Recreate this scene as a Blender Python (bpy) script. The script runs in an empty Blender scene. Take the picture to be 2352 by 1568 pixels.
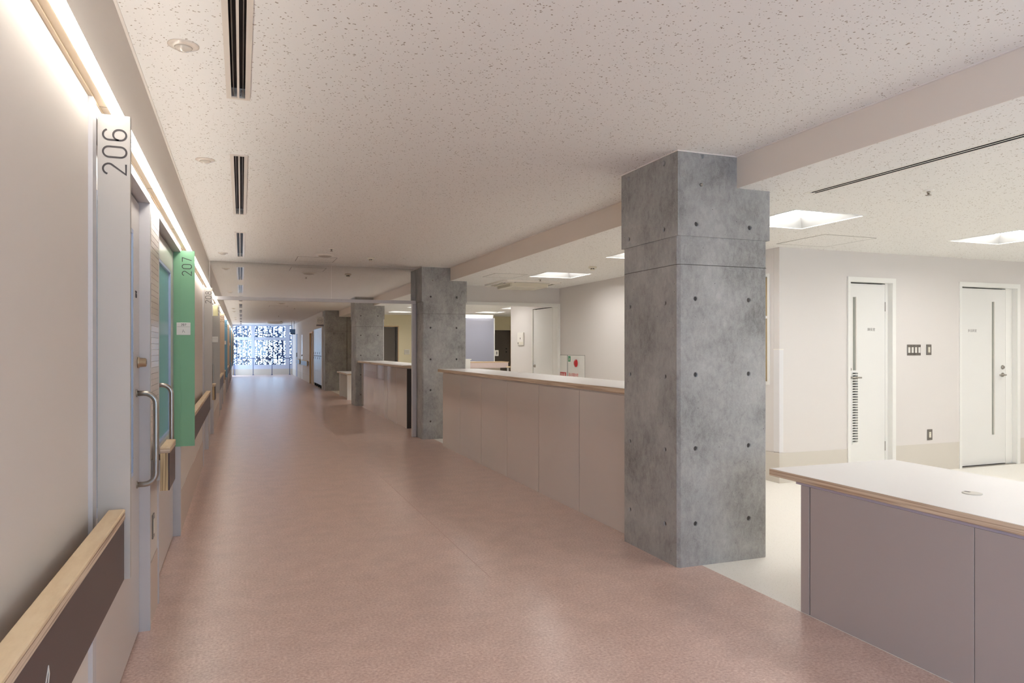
import bpy, bmesh, math, random
from mathutils import Vector, Matrix
random.seed(7)
C = bpy.context.scene.collection
sc = bpy.context.scene
PI = math.pi

# ------------------------------------------------------------------ camera
cd = bpy.data.cameras.new('camera'); cam = bpy.data.objects.new('camera', cd); C.objects.link(cam)
cam.location = (0, 0, 1.35)
cam.rotation_euler = (PI/2, 0, -math.radians(20.655))
cd.sensor_width = 36.0; cd.lens = 1650/2352*36.0; cd.shift_y = 16/2352
cd.clip_start = 0.02; cd.clip_end = 300
sc.camera = cam

# ------------------------------------------------------------------ light and exposure
LED_W = 20.0          # strength of the corridor light strip
PANEL_W = 20.5         # strength of the square recessed lights
SKY_W = 6.5
w = bpy.data.worlds.new('sky'); sc.world = w; w.use_nodes = True
bg = w.node_tree.nodes['Background']
bg.inputs[0].default_value = (0.58, 0.77, 1.0, 1); bg.inputs[1].default_value = SKY_W
sc.view_settings.view_transform = 'Standard'; sc.view_settings.look = 'None'
sc.view_settings.exposure = 0.18; sc.view_settings.gamma = 1.0
sc.view_settings.use_curve_mapping = False
cy = sc.cycles
cy.max_bounces = 12; cy.diffuse_bounces = 8; cy.glossy_bounces = 5; cy.transmission_bounces = 6
cy.transparent_max_bounces = 8; cy.sample_clamp_indirect = 6.0; cy.caustics_reflective = False; cy.caustics_refractive = False
cy.use_denoising = True
try: cy.use_light_tree = True
except Exception: pass

def portal(x, y, z, w_, h_, rz):
    ld = bpy.data.lights.new('daylight_portal', 'AREA'); ld.shape = 'RECTANGLE'; ld.size = w_; ld.size_y = h_; ld.cycles.is_portal = True
    o = bpy.data.objects.new('daylight_portal', ld); C.objects.link(o); o.location = (x, y, z); o.rotation_euler = (PI/2, 0, rz)
portal(1.0, 39.2, 1.5, 3.2, 2.2, 0)
portal(1.2, -4.62, 1.45, 2.8, 2.0, PI)

# ------------------------------------------------------------------ materials
def lin(c):
    return tuple(((v/255)/12.92 if v/255 <= 0.04045 else ((v/255+0.055)/1.055)**2.4) for v in c) + (1,)
MATS = {}
def mat(name, rgb, rough=0.6, metal=0.0, emit=0.0, spec=0.5, noise=None, bump=None, coat=0.0):
    """noise=(scale, rgb2, lo, hi, stretch) mottles the colour, bump=(scale, strength, distance)"""
    if name in MATS: return MATS[name]
    m = bpy.data.materials.new(name); m.use_nodes = True
    nt = m.node_tree; b = nt.nodes['Principled BSDF']
    b.inputs['Base Color'].default_value = lin(rgb)
    b.inputs['Roughness'].default_value = rough; b.inputs['Metallic'].default_value = metal
    b.inputs['Specular IOR Level'].default_value = spec
    if coat: b.inputs['Coat Weight'].default_value = coat; b.inputs['Coat Roughness'].default_value = 0.03
    if emit:
        b.inputs['Emission Color'].default_value = lin(rgb); b.inputs['Emission Strength'].default_value = emit
    if noise or bump:
        tc = nt.nodes.new('ShaderNodeTexCoord'); mp = nt.nodes.new('ShaderNodeMapping')
        nt.links.new(tc.outputs['Object'], mp.inputs[0])
        if noise and len(noise) > 4: mp.inputs['Scale'].default_value = noise[4]
    if noise:
        n = nt.nodes.new('ShaderNodeTexNoise'); n.inputs['Scale'].default_value = noise[0]; n.inputs['Detail'].default_value = 6
        n.inputs['Roughness'].default_value = 0.65
        r = nt.nodes.new('ShaderNodeValToRGB'); r.color_ramp.elements[0].position = noise[2]; r.color_ramp.elements[1].position = noise[3]
        r.color_ramp.elements[0].color = lin(rgb); r.color_ramp.elements[1].color = lin(noise[1])
        nt.links.new(mp.outputs[0], n.inputs[0]); nt.links.new(n.outputs[0], r.inputs[0]); nt.links.new(r.outputs[0], b.inputs['Base Color'])
    if bump:
        n2 = nt.nodes.new('ShaderNodeTexNoise'); n2.inputs['Scale'].default_value = bump[0]; n2.inputs['Detail'].default_value = 3
        bp = nt.nodes.new('ShaderNodeBump'); bp.inputs['Strength'].default_value = bump[1]; bp.inputs['Distance'].default_value = bump[2]
        nt.links.new(tc.outputs['Object'], n2.inputs[0]); nt.links.new(n2.outputs[0], bp.inputs['Height']); nt.links.new(bp.outputs[0], b.inputs['Normal'])
    MATS[name] = m
    return m

def N(nt, t, **kw):
    n = nt.nodes.new(t)
    for k, v in kw.items():
        if k in n.inputs.keys(): n.inputs[k].default_value = v
        else: setattr(n, k, v)
    return n

def mat_ceiling():
    m = mat('rock_wool_ceiling', (240, 236, 230), 0.9)
    nt = m.node_tree; b = nt.nodes['Principled BSDF']; L = nt.links.new
    tc = N(nt, 'ShaderNodeTexCoord'); nz = N(nt, 'ShaderNodeTexNoise', Scale=70.0, Detail=2.0)
    mix = N(nt, 'ShaderNodeVectorMath', operation='MULTIPLY_ADD'); mix.inputs[1].default_value = (0.016, 0.016, 0.0)
    L(tc.outputs['Object'], nz.inputs[0]); L(nz.outputs['Color'], mix.inputs[0]); L(tc.outputs['Object'], mix.inputs[2])
    v = N(nt, 'ShaderNodeTexVoronoi', Scale=72.0); L(mix.outputs[0], v.inputs['Vector'])
    n2 = N(nt, 'ShaderNodeTexNoise', Scale=42.0, Detail=1.0); L(tc.outputs['Object'], n2.inputs[0])
    # only some cells carry a pit
    sub = N(nt, 'ShaderNodeMath', operation='MULTIPLY_ADD'); sub.inputs[1].default_value = 0.9; sub.inputs[2].default_value = -0.30
    L(n2.outputs[0], sub.inputs[0])
    lt = N(nt, 'ShaderNodeMath', operation='LESS_THAN'); L(v.outputs['Distance'], lt.inputs[0]); L(sub.outputs[0], lt.inputs[1])
    mc = N(nt, 'ShaderNodeMix', data_type='RGBA'); L(lt.outputs[0], mc.inputs[0])
    mc.inputs[6].default_value = lin((240, 239, 236)); mc.inputs[7].default_value = lin((170, 160, 148))
    L(mc.outputs[2], b.inputs['Base Color'])
    inv = N(nt, 'ShaderNodeMath', operation='SUBTRACT'); inv.inputs[0].default_value = 1.0; L(lt.outputs[0], inv.inputs[1])
    bp = N(nt, 'ShaderNodeBump', Strength=0.25, Distance=0.002); L(inv.outputs[0], bp.inputs['Height']); L(bp.outputs[0], b.inputs['Normal'])
    return m

def mat_pink_floor():
    m = mat('pink_vinyl', (182, 141, 129), 0.36)
    nt = m.node_tree; b = nt.nodes['Principled BSDF']; L = nt.links.new
    tc = N(nt, 'ShaderNodeTexCoord')
    n1 = N(nt, 'ShaderNodeTexNoise', Scale=75.0, Detail=6.0, Roughness=0.7); L(tc.outputs['Object'], n1.inputs[0])
    n2 = N(nt, 'ShaderNodeTexNoise', Scale=6.0, Detail=5.0, Roughness=0.6); L(tc.outputs['Object'], n2.inputs[0])
    r = N(nt, 'ShaderNodeValToRGB'); e = r.color_ramp.elements
    e[0].position = 0.32; e[0].color = lin((184, 147, 135)); e[1].position = 0.7; e[1].color = lin((232, 209, 197))
    L(n1.outputs[0], r.inputs[0])
    r2 = N(nt, 'ShaderNodeValToRGB'); e = r2.color_ramp.elements
    e[0].position = 0.35; e[0].color = (0.90, 0.89, 0.89, 1); e[1].position = 0.65; e[1].color = (1.03, 1.03, 1.03, 1)
    L(n2.outputs[0], r2.inputs[0])
    mu = N(nt, 'ShaderNodeMix', data_type='RGBA', blend_type='MULTIPLY'); mu.inputs[0].default_value = 1
    L(r.outputs[0], mu.inputs[6]); L(r2.outputs[0], mu.inputs[7]); L(mu.outputs[2], b.inputs['Base Color'])
    rr = N(nt, 'ShaderNodeMapRange'); rr.inputs[3].default_value = 0.26; rr.inputs[4].default_value = 0.32
    L(n2.outputs[0], rr.inputs[0]); L(rr.outputs[0], b.inputs['Roughness'])
    n3 = N(nt, 'ShaderNodeTexNoise', Scale=9.0, Detail=2.0); L(tc.outputs['Object'], n3.inputs[0])
    bp = N(nt, 'ShaderNodeBump', Strength=0.03, Distance=0.002); L(n3.outputs[0], bp.inputs['Height']); L(bp.outputs[0], b.inputs['Normal'])
    return m

def mat_speckled():
    m = mat('speckled_beige_vinyl', (226, 222, 210), 0.4)
    nt = m.node_tree; b = nt.nodes['Principled BSDF']; L = nt.links.new
    tc = N(nt, 'ShaderNodeTexCoord'); v = N(nt, 'ShaderNodeTexVoronoi', Scale=95.0); L(tc.outputs['Object'], v.inputs['Vector'])
    r = N(nt, 'ShaderNodeValToRGB'); e = r.color_ramp.elements
    e[0].position = 0.11; e[0].color = lin((176, 168, 152)); e[1].position = 0.17; e[1].color = lin((238, 235, 228))
    L(v.outputs['Distance'], r.inputs[0]); L(r.outputs[0], b.inputs['Base Color'])
    return m

def mat_concrete():
    m = mat('fair_faced_concrete', (150, 147, 142), 0.62)
    nt = m.node_tree; b = nt.nodes['Principled BSDF']; L = nt.links.new
    tc = N(nt, 'ShaderNodeTexCoord')
    g = N(nt, 'ShaderNodeNewGeometry')
    n1 = N(nt, 'ShaderNodeTexNoise', Scale=2.4, Detail=6.0, Roughness=0.62, Distortion=0.4); L(g.outputs['Position'], n1.inputs[0])
    mp = N(nt, 'ShaderNodeMapping'); mp.inputs['Scale'].default_value = (1, 1, 0.55); L(g.outputs['Position'], mp.inputs[0])
    n2 = N(nt, 'ShaderNodeTexNoise', Scale=30.0, Detail=7.0, Roughness=0.75, Distortion=0.6); L(mp.outputs[0], n2.inputs[0])
    n3 = N(nt, 'ShaderNodeTexNoise', Scale=150.0, Detail=3.0); L(g.outputs['Position'], n3.inputs[0])
    a = N(nt, 'ShaderNodeMath', operation='MULTIPLY_ADD'); a.inputs[1].default_value = 0.50; L(n1.outputs[0], a.inputs[0])
    m2 = N(nt, 'ShaderNodeMath', operation='MULTIPLY'); m2.inputs[1].default_value = 0.38; L(n2.outputs[0], m2.inputs[0]); L(m2.outputs[0], a.inputs[2])
    a3 = N(nt, 'ShaderNodeMath', operation='MULTIPLY_ADD'); a3.inputs[1].default_value = 0.12; L(n3.outputs[0], a3.inputs[0]); L(a.outputs[0], a3.inputs[2])
    r = N(nt, 'ShaderNodeValToRGB'); e = r.color_ramp.elements
    e[0].position = 0.36; e[0].color = lin((118, 116, 115)); e[1].position = 0.64; e[1].color = lin((178, 177, 174))
    k = e.new(0.47); k.color = lin((150, 149, 147))
    L(a3.outputs[0], r.inputs[0])
    v = N(nt, 'ShaderNodeTexVoronoi', Scale=16.0); L(g.outputs['Position'], v.inputs['Vector'])
    lt = N(nt, 'ShaderNodeMath', operation='LESS_THAN'); lt.inputs[1].default_value = 0.045; L(v.outputs['Distance'], lt.inputs[0])
    mc = N(nt, 'ShaderNodeMix', data_type='RGBA'); mc.inputs[7].default_value = lin((80, 77, 74)); L(lt.outputs[0], mc.inputs[0]); L(r.outputs[0], mc.inputs[6])
    L(mc.outputs[2], b.inputs['Base Color'])
    bp = N(nt, 'ShaderNodeBump', Strength=0.2, Distance=0.003); L(a3.outputs[0], bp.inputs['Height']); L(bp.outputs[0], b.inputs['Normal'])
    return m

def mat_ply(name, rgb1, rgb2, axis='z'):
    """thin veneer layers seen on edge"""
    m = mat(name, rgb1, 0.55)
    nt = m.node_tree; b = nt.nodes['Principled BSDF']; L = nt.links.new
    g = N(nt, 'ShaderNodeNewGeometry'); mp = N(nt, 'ShaderNodeMapping')
    mp.inputs['Scale'].default_value = (2, 2, 260) if axis == 'z' else (260, 260, 3)
    L(g.outputs['Position'], mp.inputs[0])
    n = N(nt, 'ShaderNodeTexNoise', Scale=1.0, Detail=3.0); L(mp.outputs[0], n.inputs[0])
    r = N(nt, 'ShaderNodeValToRGB'); e = r.color_ramp.elements
    e[0].position = 0.38; e[0].color = lin(rgb2); e[1].position = 0.56; e[1].color = lin(rgb1)
    L(n.outputs[0], r.inputs[0]); L(r.outputs[0], b.inputs['Base Color'])
    return m

def mat_glass(name, tint, refl=0.08, rough=0.0):
    m = bpy.data.materials.new(name); m.use_nodes = True; MATS[name] = m
    nt = m.node_tree; nt.nodes.clear(); L = nt.links.new
    o = N(nt, 'ShaderNodeOutputMaterial'); t = N(nt, 'ShaderNodeBsdfTransparent'); g = N(nt, 'ShaderNodeBsdfGlossy')
    t.inputs[0].default_value = tint; g.inputs['Roughness'].default_value = rough
    mx = N(nt, 'ShaderNodeMixShader'); mx.inputs[0].default_value = refl
    L(t.outputs[0], mx.inputs[1]); L(g.outputs[0], mx.inputs[2]); L(mx.outputs[0], o.inputs[0])
    return m

CEIL = mat_ceiling(); PINK = mat_pink_floor(); BEIGE = mat_speckled(); CONC = mat_concrete()
WALLM = mat('cream_wall_vinyl', (214, 206, 197), 0.7, bump=(220, 0.06, 0.002))
WHITEW = mat('white_wall_paint', (219, 214, 210), 0.75, bump=(220, 0.04, 0.002))
YELW = mat('pale_yellow_wall', (228, 218, 186), 0.75)
GREYBASE = mat('grey_wall_base', (208, 202, 192), 0.6)
PINKBASE = mat('pinkish_wall_base', (200, 184, 172), 0.55)
CAULK = mat('white_caulk', (232, 226, 220), 0.6)
STEELW = mat('light_grey_painted_steel', (196, 193, 194), 0.42)
LEAF = mat('warm_grey_door_skin', (200, 194, 189), 0.28)
WHITEP = mat('white_painted_steel', (236, 235, 230), 0.38)
WHITED = mat('white_door_skin', (232, 231, 227), 0.30)
BLUEREV = mat('bluish_window_bead', (176, 188, 214), 0.4)
TEAL = mat('teal_tinted_glass', (124, 178, 190), 0.25, spec=0.25)
BLACK = mat('black_gasket', (20, 18, 18), 0.7)
SLOT = mat('dark_slot', (34, 31, 30), 0.5)
SLOTFIN = mat('dark_grey_vane', (96, 90, 84), 0.35)
CHROME = mat('brushed_stainless', (170, 164, 156), 0.28, metal=1.0)
BRASSY = mat('nickel_lock', (176, 160, 138), 0.3, metal=1.0)
PLYTOP = mat('birch_veneer', (222, 200, 166), 0.5, noise=(5.0, (208, 182, 146), 0.4, 0.7, (4, 1, 4)))
PLY = mat_ply('plywood_edge', (214, 194, 170), (164, 136, 112))
PLYV = mat_ply('plywood_end_grain', (206, 180, 136), (128, 100, 66), 'v')
BROWN = mat('dark_brown_laminate', (72, 56, 56), 0.42)
LAM = mat('white_laminate', (226, 224, 223), 0.32)
MAUVE = mat('mauve_grey_laminate', (170, 160, 158), 0.22)
MAUVEG = mat('glossy_mauve_grey_laminate', (204, 195, 189), 0.03, bump=(4.0, 0.04, 0.003), spec=0.9, coat=1.0)
DARKEND = mat('charcoal_laminate', (46, 42, 41), 0.5)
FINW = mat('off_white_sign_blade', (184, 178, 171), 0.5)
FING = mat('green_sign_blade', (128, 178, 140), 0.5)
FINB = mat('blue_sign_blade', (118, 162, 186), 0.5)
FINT = mat('tan_sign_blade', (206, 182, 156), 0.5)
INK = mat('dark_print', (58, 52, 52), 0.6)
INKG = mat('grey_print', (128, 124, 120), 0.6)
REDP = mat('red_print', (196, 40, 44), 0.5)
REDL = mat('red_lamp_lens', (176, 28, 34), 0.25)
GREENP = mat('green_print', (40, 140, 92), 0.5)
PLATE = mat('grey_metal_plate', (124, 118, 112), 0.35, metal=0.6)
PLASTW = mat('white_plastic', (234, 230, 222), 0.35)
PLASTC = mat('cream_plastic', (228, 222, 206), 0.4)
DOTM = mat('domed_sensor_plastic', (222, 212, 200), 0.25)
LED = mat('led_diffuser', (255, 249, 240), 0.5, emit=LED_W)
PANEL = mat('light_panel_diffuser', (255, 252, 248), 0.5, emit=PANEL_W)
COVE = mat('cove_led', (255, 250, 242), 0.5, emit=8.0)
REFL = mat('panel_reflector', (176, 176, 174), 0.5)
BLUEG = mat('blue_grey_wall', (164, 166, 182), 0.7)
DARKDOOR = mat('dark_brown_door', (92, 84, 76), 0.5)
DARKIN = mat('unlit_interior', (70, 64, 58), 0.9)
LOCK = mat('pale_blue_grey_steel', (176, 190, 208), 0.32)
WOODFR = mat('light_wood_frame', (208, 180, 140), 0.5)
NAVY = mat('dark_blue_steel', (58, 78, 120), 0.4)
SCREEN = mat('lattice_block', (52, 64, 92), 0.7)
MULL = mat('window_mullion', (206, 214, 232), 0.5)
GREYGL = mat('grey_slit_glass', (150, 152, 144), 0.12, spec=0.7)
TANGL = mat('tan_blind_glass', (178, 158, 118), 0.15, spec=0.7)
MIRROR = mat('smoke_barrier_glass', (226, 224, 221), 0.03, metal=1.0)
GLASS = mat_glass('clear_window_glass', (0.92, 0.96, 1.0, 1), 0.06)
GROUND = mat('pale_paving', (190, 190, 186), 0.8)

# ------------------------------------------------------------------ mesh helpers (all take world coordinates)
def box(bm, x0, x1, y0, y1, z0, z1):
    x0, x1 = min(x0, x1), max(x0, x1); y0, y1 = min(y0, y1), max(y0, y1); z0, z1 = min(z0, z1), max(z0, z1)
    v = [bm.verts.new(p) for p in ((x0,y0,z0),(x1,y0,z0),(x1,y1,z0),(x0,y1,z0),(x0,y0,z1),(x1,y0,z1),(x1,y1,z1),(x0,y1,z1))]
    for f in ((3,2,1,0),(4,5,6,7),(0,1,5,4),(1,2,6,5),(2,3,7,6),(3,0,4,7)): bm.faces.new([v[i] for i in f])
def B(*boxes):
    bm = bmesh.new()
    for b in boxes: box(bm, *b)
    return bm
def bev(bm, w=0.002, seg=1):
    bmesh.ops.bevel(bm, geom=[e for e in bm.edges], offset=w, segments=seg, affect='EDGES', profile=0.5)
    return bm
def prism(bm, pts, y0, y1):            # polygon in x,z extruded along y
    a = [bm.verts.new((p[0], y0, p[1])) for p in pts]; b = [bm.verts.new((p[0], y1, p[1])) for p in pts]; n = len(pts)
    bm.faces.new(a); bm.faces.new(b[::-1])
    for i in range(n): bm.faces.new((a[i], b[i], b[(i+1) % n], a[(i+1) % n]))
    bmesh.ops.recalc_face_normals(bm, faces=bm.faces[:])
def prismz(bm, pts, z0, z1):           # polygon in x,y extruded along z
    a = [bm.verts.new((p[0], p[1], z0)) for p in pts]; b = [bm.verts.new((p[0], p[1], z1)) for p in pts]; n = len(pts)
    bm.faces.new(a[::-1]); bm.faces.new(b)
    for i in range(n): bm.faces.new((a[i], a[(i+1) % n], b[(i+1) % n], b[i]))
    bmesh.ops.recalc_face_normals(bm, faces=bm.faces[:])
def lathe(bm, prof, c, axis='z', n=28):   # prof: (radius, height) pairs
    rings = []
    for r, h in prof:
        ring = []
        for i in range(n):
            a = 2*PI*i/n; u, v = r*math.cos(a), r*math.sin(a)
            p = {'z': (u, v, h), 'y': (u, h, v), 'x': (h, u, v)}[axis]
            ring.append(bm.verts.new((c[0]+p[0], c[1]+p[1], c[2]+p[2])))
        rings.append(ring)
    for a, b in zip(rings, rings[1:]):
        for i in range(n): bm.faces.new((a[i], a[(i+1) % n], b[(i+1) % n], b[i]))
    bm.faces.new(rings[0]); bm.faces.new(rings[-1][::-1])
    bmesh.ops.recalc_face_normals(bm, faces=bm.faces[:])
    for f in bm.faces: f.smooth = len(f.verts) == 4
    return bm
def disc(r, c, h0, h1, axis='z', n=28): return lathe(bmesh.new(), [(r, h0), (r, h1)], c, axis, n)
def tube(pts, r, n=12):
    bm = bmesh.new(); rings = []; P = [Vector(p) for p in pts]
    prev = None
    for i, p in enumerate(P):
        d = (P[min(i+1, len(P)-1)] - P[max(i-1, 0)]).normalized()
        if prev is None:
            a = Vector((0, 1, 0)) if abs(d.y) < 0.9 else Vector((1, 0, 0))
        else: a = prev
        u = (a - d*a.dot(d)).normalized(); prev = u; v = d.cross(u)
        rings.append([bm.verts.new(p + (u*math.cos(2*PI*k/n) + v*math.sin(2*PI*k/n))*r) for k in range(n)])
    for a, b in zip(rings, rings[1:]):
        for i in range(n):
            f = bm.faces.new((a[i], a[(i+1) % n], b[(i+1) % n], b[i])); f.smooth = True
    bm.faces.new(rings[0]); bm.faces.new(rings[-1][::-1])
    bmesh.ops.recalc_face_normals(bm, faces=bm.faces[:])
    return bm
def grid_slab(u0, u1, v0, v1, holes, place, boxes_to=None):
    """boxes that tile u0..u1 x v0..v1 leaving rectangular holes; place(u0,u1,v0,v1) -> box tuple"""
    us = sorted({u0, u1, *[h[0] for h in holes], *[h[1] for h in holes]}); us = [u for u in us if u0 <= u <= u1]
    bm = bmesh.new()
    for ua, ub in zip(us, us[1:]):
        hs = sorted([(h[2], h[3]) for h in holes if h[0] <= ua + 1e-9 and h[1] >= ub - 1e-9])
        v = v0
        for ha, hb in hs:
            if ha > v + 1e-6: box(bm, *place(ua, ub, v, ha))
            v = max(v, hb)
        if v < v1 - 1e-6: box(bm, *place(ua, ub, v, v1))
    bmesh.ops.remove_doubles(bm, verts=bm.verts[:], dist=1e-5)
    # faces shared by two neighbouring boxes are dropped
    seen = {}
    for f in bm.faces: seen.setdefault(frozenset(v.index for v in f.verts), []).append(f)
    return bm

def origin_of(parent):
    o = Vector((0, 0, 0)); p = parent
    while p: o += p.location; p = p.parent
    return o
def obj(name, bm, m, parent=None, loc=None):
    """link a bmesh given in world coordinates; its origin goes to loc (or the parent's)"""
    base = origin_of(parent)
    off = Vector(loc) if loc is not None else base
    if isinstance(bm, bmesh.types.BMesh):
        bmesh.ops.translate(bm, verts=bm.verts[:], vec=-off)
        me = bpy.data.meshes.new(name); bm.to_mesh(me); bm.free()
    else: me = bm
    o = bpy.data.objects.new(name, me); C.objects.link(o)
    me.materials.clear(); me.materials.append(m)
    o.location = off - base if parent else off
    o.parent = parent
    return o
def tag(o, label, cat, group=None, kind=None):
    o['label'] = label; o['category'] = cat
    if group: o['group'] = group
    if kind: o['kind'] = kind
    return o
def thing(name, label, cat, loc, group=None, kind=None):
    o = bpy.data.objects.new(name, None); C.objects.link(o); o.location = loc
    o.empty_display_size = 0.1
    return tag(o, label, cat, group, kind)
def copy_tree(o, shift=None, parent=None):
    c = o.copy(); C.objects.link(c); c.parent = parent
    if shift is not None: c.location = o.location + Vector(shift)
    for ch in list(o.children): copy_tree(ch, None, c)
    return c
def struct(name, bm, m, label, cat, loc=(0, 0, 0)):
    return tag(obj(name, bm, m, None, loc), label, cat, None, 'structure')

# writing -------------------------------------------------------------
def arc(cx, cy, r, a0, a1, n=10, ry=None):
    ry = ry or r
    return [(cx + r*math.cos(math.radians(a0+(a1-a0)*i/n)), cy + ry*math.sin(math.radians(a0+(a1-a0)*i/n))) for i in range(n+1)]
DIG = {
 '0': [arc(.25,.75,.25,0,180) + arc(.25,.25,.25,180,360) + [(.5,.75)]],
 '1': [[(.08,.82),(.28,1),(.28,0)]],
 '2': [arc(.25,.75,.25,165,-25) + [(.02,.02),(.5,.02)]],
 '6': [arc(.25,.75,.25,20,180) + arc(.25,.26,.25,180,360) + arc(.25,.32,.25,0,180)],
 '7': [[(0,.98),(.48,.98),(.16,0)]],
 '8': [arc(.25,.755,.22,-90,270,20), arc(.25,.27,.265,90,450,20)],
 '9': [[(.5-x, 1-y) for x, y in arc(.25,.75,.25,20,180) + arc(.25,.26,.25,180,360) + arc(.25,.32,.25,0,180)]],
}
def ribbon(bm, pts, wd, f, th=0.0012):
    """constant-width stroke; f(u, v, n) maps the flat drawing into the world"""
    P = [Vector((p[0], p[1])) for p in pts]; q = []
    for i, p in enumerate(P):
        a = (p - P[i-1]).normalized() if i else None
        b = (P[i+1] - p).normalized() if i < len(P)-1 else None
        a = a or b; b = b or a
        n = Vector((-a.y, a.x)); n2 = Vector((-b.y, b.x)); m = (n + n2)
        m = m.normalized() if m.length > 1e-6 else n
        k = min(1.6, 1/max(0.3, m.dot(n)))
        q.append((p + m*wd/2*k, p - m*wd/2*k))
    va = [[bm.verts.new(f(s.x, s.y, h)) for s in pr for h in (0, th)] for pr in q]
    for a, b in zip(va, va[1:]):
        for i, j in ((0, 1), (1, 3), (3, 2), (2, 0)): bm.faces.new((a[i], a[j], b[j], b[i]))
    for e in (va[0], va[-1]): bm.faces.new((e[0], e[1], e[3], e[2]))
def write(s, h, wd, f, gap=0.24):
    bm = bmesh.new(); x = 0
    for ch in s:
        for st in DIG[ch]: ribbon(bm, [(x + p[0]*h, p[1]*h) for p in st], wd, f)
        x += (0.5+gap)*h
    bmesh.ops.recalc_face_normals(bm, faces=bm.faces[:])
    return bm
def words(s, size, f, th=0.001):
    """lettering from the built-in font, mapped into the world by f(u, v, n)"""
    cu = bpy.data.curves.new('t', 'FONT'); cu.body = s; cu.size = size; cu.resolution_u = 2
    o = bpy.data.objects.new('t', cu); C.objects.link(o)
    dg = bpy.context.evaluated_depsgraph_get(); me = bpy.data.meshes.new_from_object(o.evaluated_get(dg))
    bm = bmesh.new(); bm.from_mesh(me)
    r = bmesh.ops.extrude_face_region(bm, geom=bm.faces[:])
    for v in r['geom']:
        if isinstance(v, bmesh.types.BMVert): v.co.z += th
    for v in bm.verts: v.co = Vector(f(v.co.x, v.co.y, v.co.z))
    bmesh.ops.recalc_face_normals(bm, faces=bm.faces[:])
    bpy.data.objects.remove(o); bpy.data.curves.remove(cu); bpy.data.meshes.remove(me)
    return bm
def on_y(x0, z0, y):       # writing on a face that looks towards -Y
    return lambda u, v, n: (x0+u, y-n, z0+v)
def on_x(y0, z0, x):       # writing on a face that looks towards -X (read with +Y to the left)
    return lambda u, v, n: (x-n, y0-u, z0+v)

HC = 2.566       # corridor ceiling
HR = 2.366       # nurse area ceiling
XL = -0.416      # left wall face
XB = 2.946       # side of the dropped beam
XR = 5.045       # partition wall of the nurse area
YW = 5.79        # wall with the two doors
YF = 39.0        # far window wall
PER = 6.60       # rhythm of the bedrooms
COLP = 6.67      # rhythm of the columns
Y0 = -4.5        # wall behind the camera

# ================================================================== setting
struct('floor', B((XL-0.3, 2.685, Y0, YF+0.6, -0.12, 0)), PINK, 'dusty pink mottled vinyl floor of the long corridor', 'floor')
struct('floor_right', B((2.685, 12.0, Y0, 26.0, -0.12, 0)), BEIGE, 'pale speckled vinyl floor of the nurse area right of the pink corridor', 'floor')
sm = bmesh.new(); box(sm, 1.374, 1.377, 4.0, YF, 0.0, 0.0008)
struct('trim_1', sm, mat('weld_seam', (196, 158, 148), 0.3), 'thin welded seam line running along the pink corridor floor', 'seam')

vents = [(1.60-3.20+3.2105*k, 1.60-3.20+3.2105*k+2.13) for k in range(0, 13)]     # linear air slots
vents = [(a, b) for a, b in vents if a > -1.7]
VX0, VX1 = -0.066, 0.040
holes = [(VX0+0.012, VX1-0.012, a+0.012, b-0.012) for a, b in vents]
c = grid_slab(XL-0.3, XB, Y0, YF+0.4, holes, lambda a, b, c_, d: (a, b, c_, d, HC, HC+0.05))
struct('ceiling', c, CEIL, 'off-white pitted mineral-board ceiling over the corridor', 'ceiling')

lights_a = [(3.80, 4.45, y-0.65, y) for y in (-2.06, 0.24, 2.54, 4.84, 7.12, 9.40)] + \
           [(3.83, 4.48, y-0.65, y) for y in (13.2, 15.3, 17.5, 19.96)]
lights_b = [(6.25, 6.90, y-0.65, y) for y in (-2.06, 0.24, 2.54, 4.88)] + [(8.70, 9.35, y-0.65, y) for y in (-2.06, 0.24, 2.54, 4.88)] + \
           [(6.18, 6.83, y-0.65, y) for y in (14.6, 17.2, 19.3)]
SLX0, SLX1, SLY = 3.447, 3.538, 3.72
rh = lights_a + lights_b + [(SLX0+0.01, SLX1-0.01, 0.4, SLY-0.012)]
c = grid_slab(XB+0.0, 12.0, Y0, 26.0, rh, lambda a, b, c_, d: (a, b, c_, d, HR, HR+0.04))
struct('ceiling_right', c, CEIL, 'lower pitted ceiling over the bright nurse area right of the beam', 'ceiling')
beam = B((XB, XB+0.14, Y0, 26.0, HR+0.04, HC+0.05), (XB-0.004, XB+0.0, Y0, 26.0, HR, HC))
struct('trim_2', beam, mat('beam_paint', (222, 212, 202), 0.7), 'long dropped beam face above the counters, stepping down to the lower ceiling', 'beam')
# thin bead where wall and ceiling meet
struct('trim_3', B((XL, XL+0.010, Y0, YF, HC-0.008, HC)), CAULK, 'thin white bead along the top of the left wall', 'trim')
struct('trim_4', B((XB-0.014, XB-0.004, Y0, 26.0, HC-0.005, HC)), CAULK, 'thin white bead along the top of the dropped beam', 'trim')

# left wall with the bedroom openings
bays = list(range(-1, 6))
ops = []
for k in bays:
    ops.append((2.42+PER*k, 3.84+PER*k, 0, 2.05)); ops.append((4.226+PER*k, 5.70+PER*k, 0, 2.05))
ops = [o for o in ops if o[0] > Y0 and o[1] < YF]
wl = grid_slab(Y0, YF+0.6, 0, HC+0.05, ops, lambda a, b, c_, d: (XL-0.13, XL, a, b, c_, d))
struct('wall_left', wl, WALLM, 'cream wall on the left with the row of bedroom doors', 'wall')
edges = [Y0] + sorted([e for o in ops for e in (o[0], o[1])]) + [YF]
bm = bmesh.new()
for a, b in zip(edges[::2], edges[1::2]):
    if b - a > 0.08: box(bm, XL, XL+0.004, a+0.03, b-0.03, 0, 0.30)
struct('baseboard_left', bm, PINKBASE, 'low pinkish wall base band along the left wall', 'baseboard')
WB = (-0.2, 2.6, 0.45, 2.45)
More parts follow.
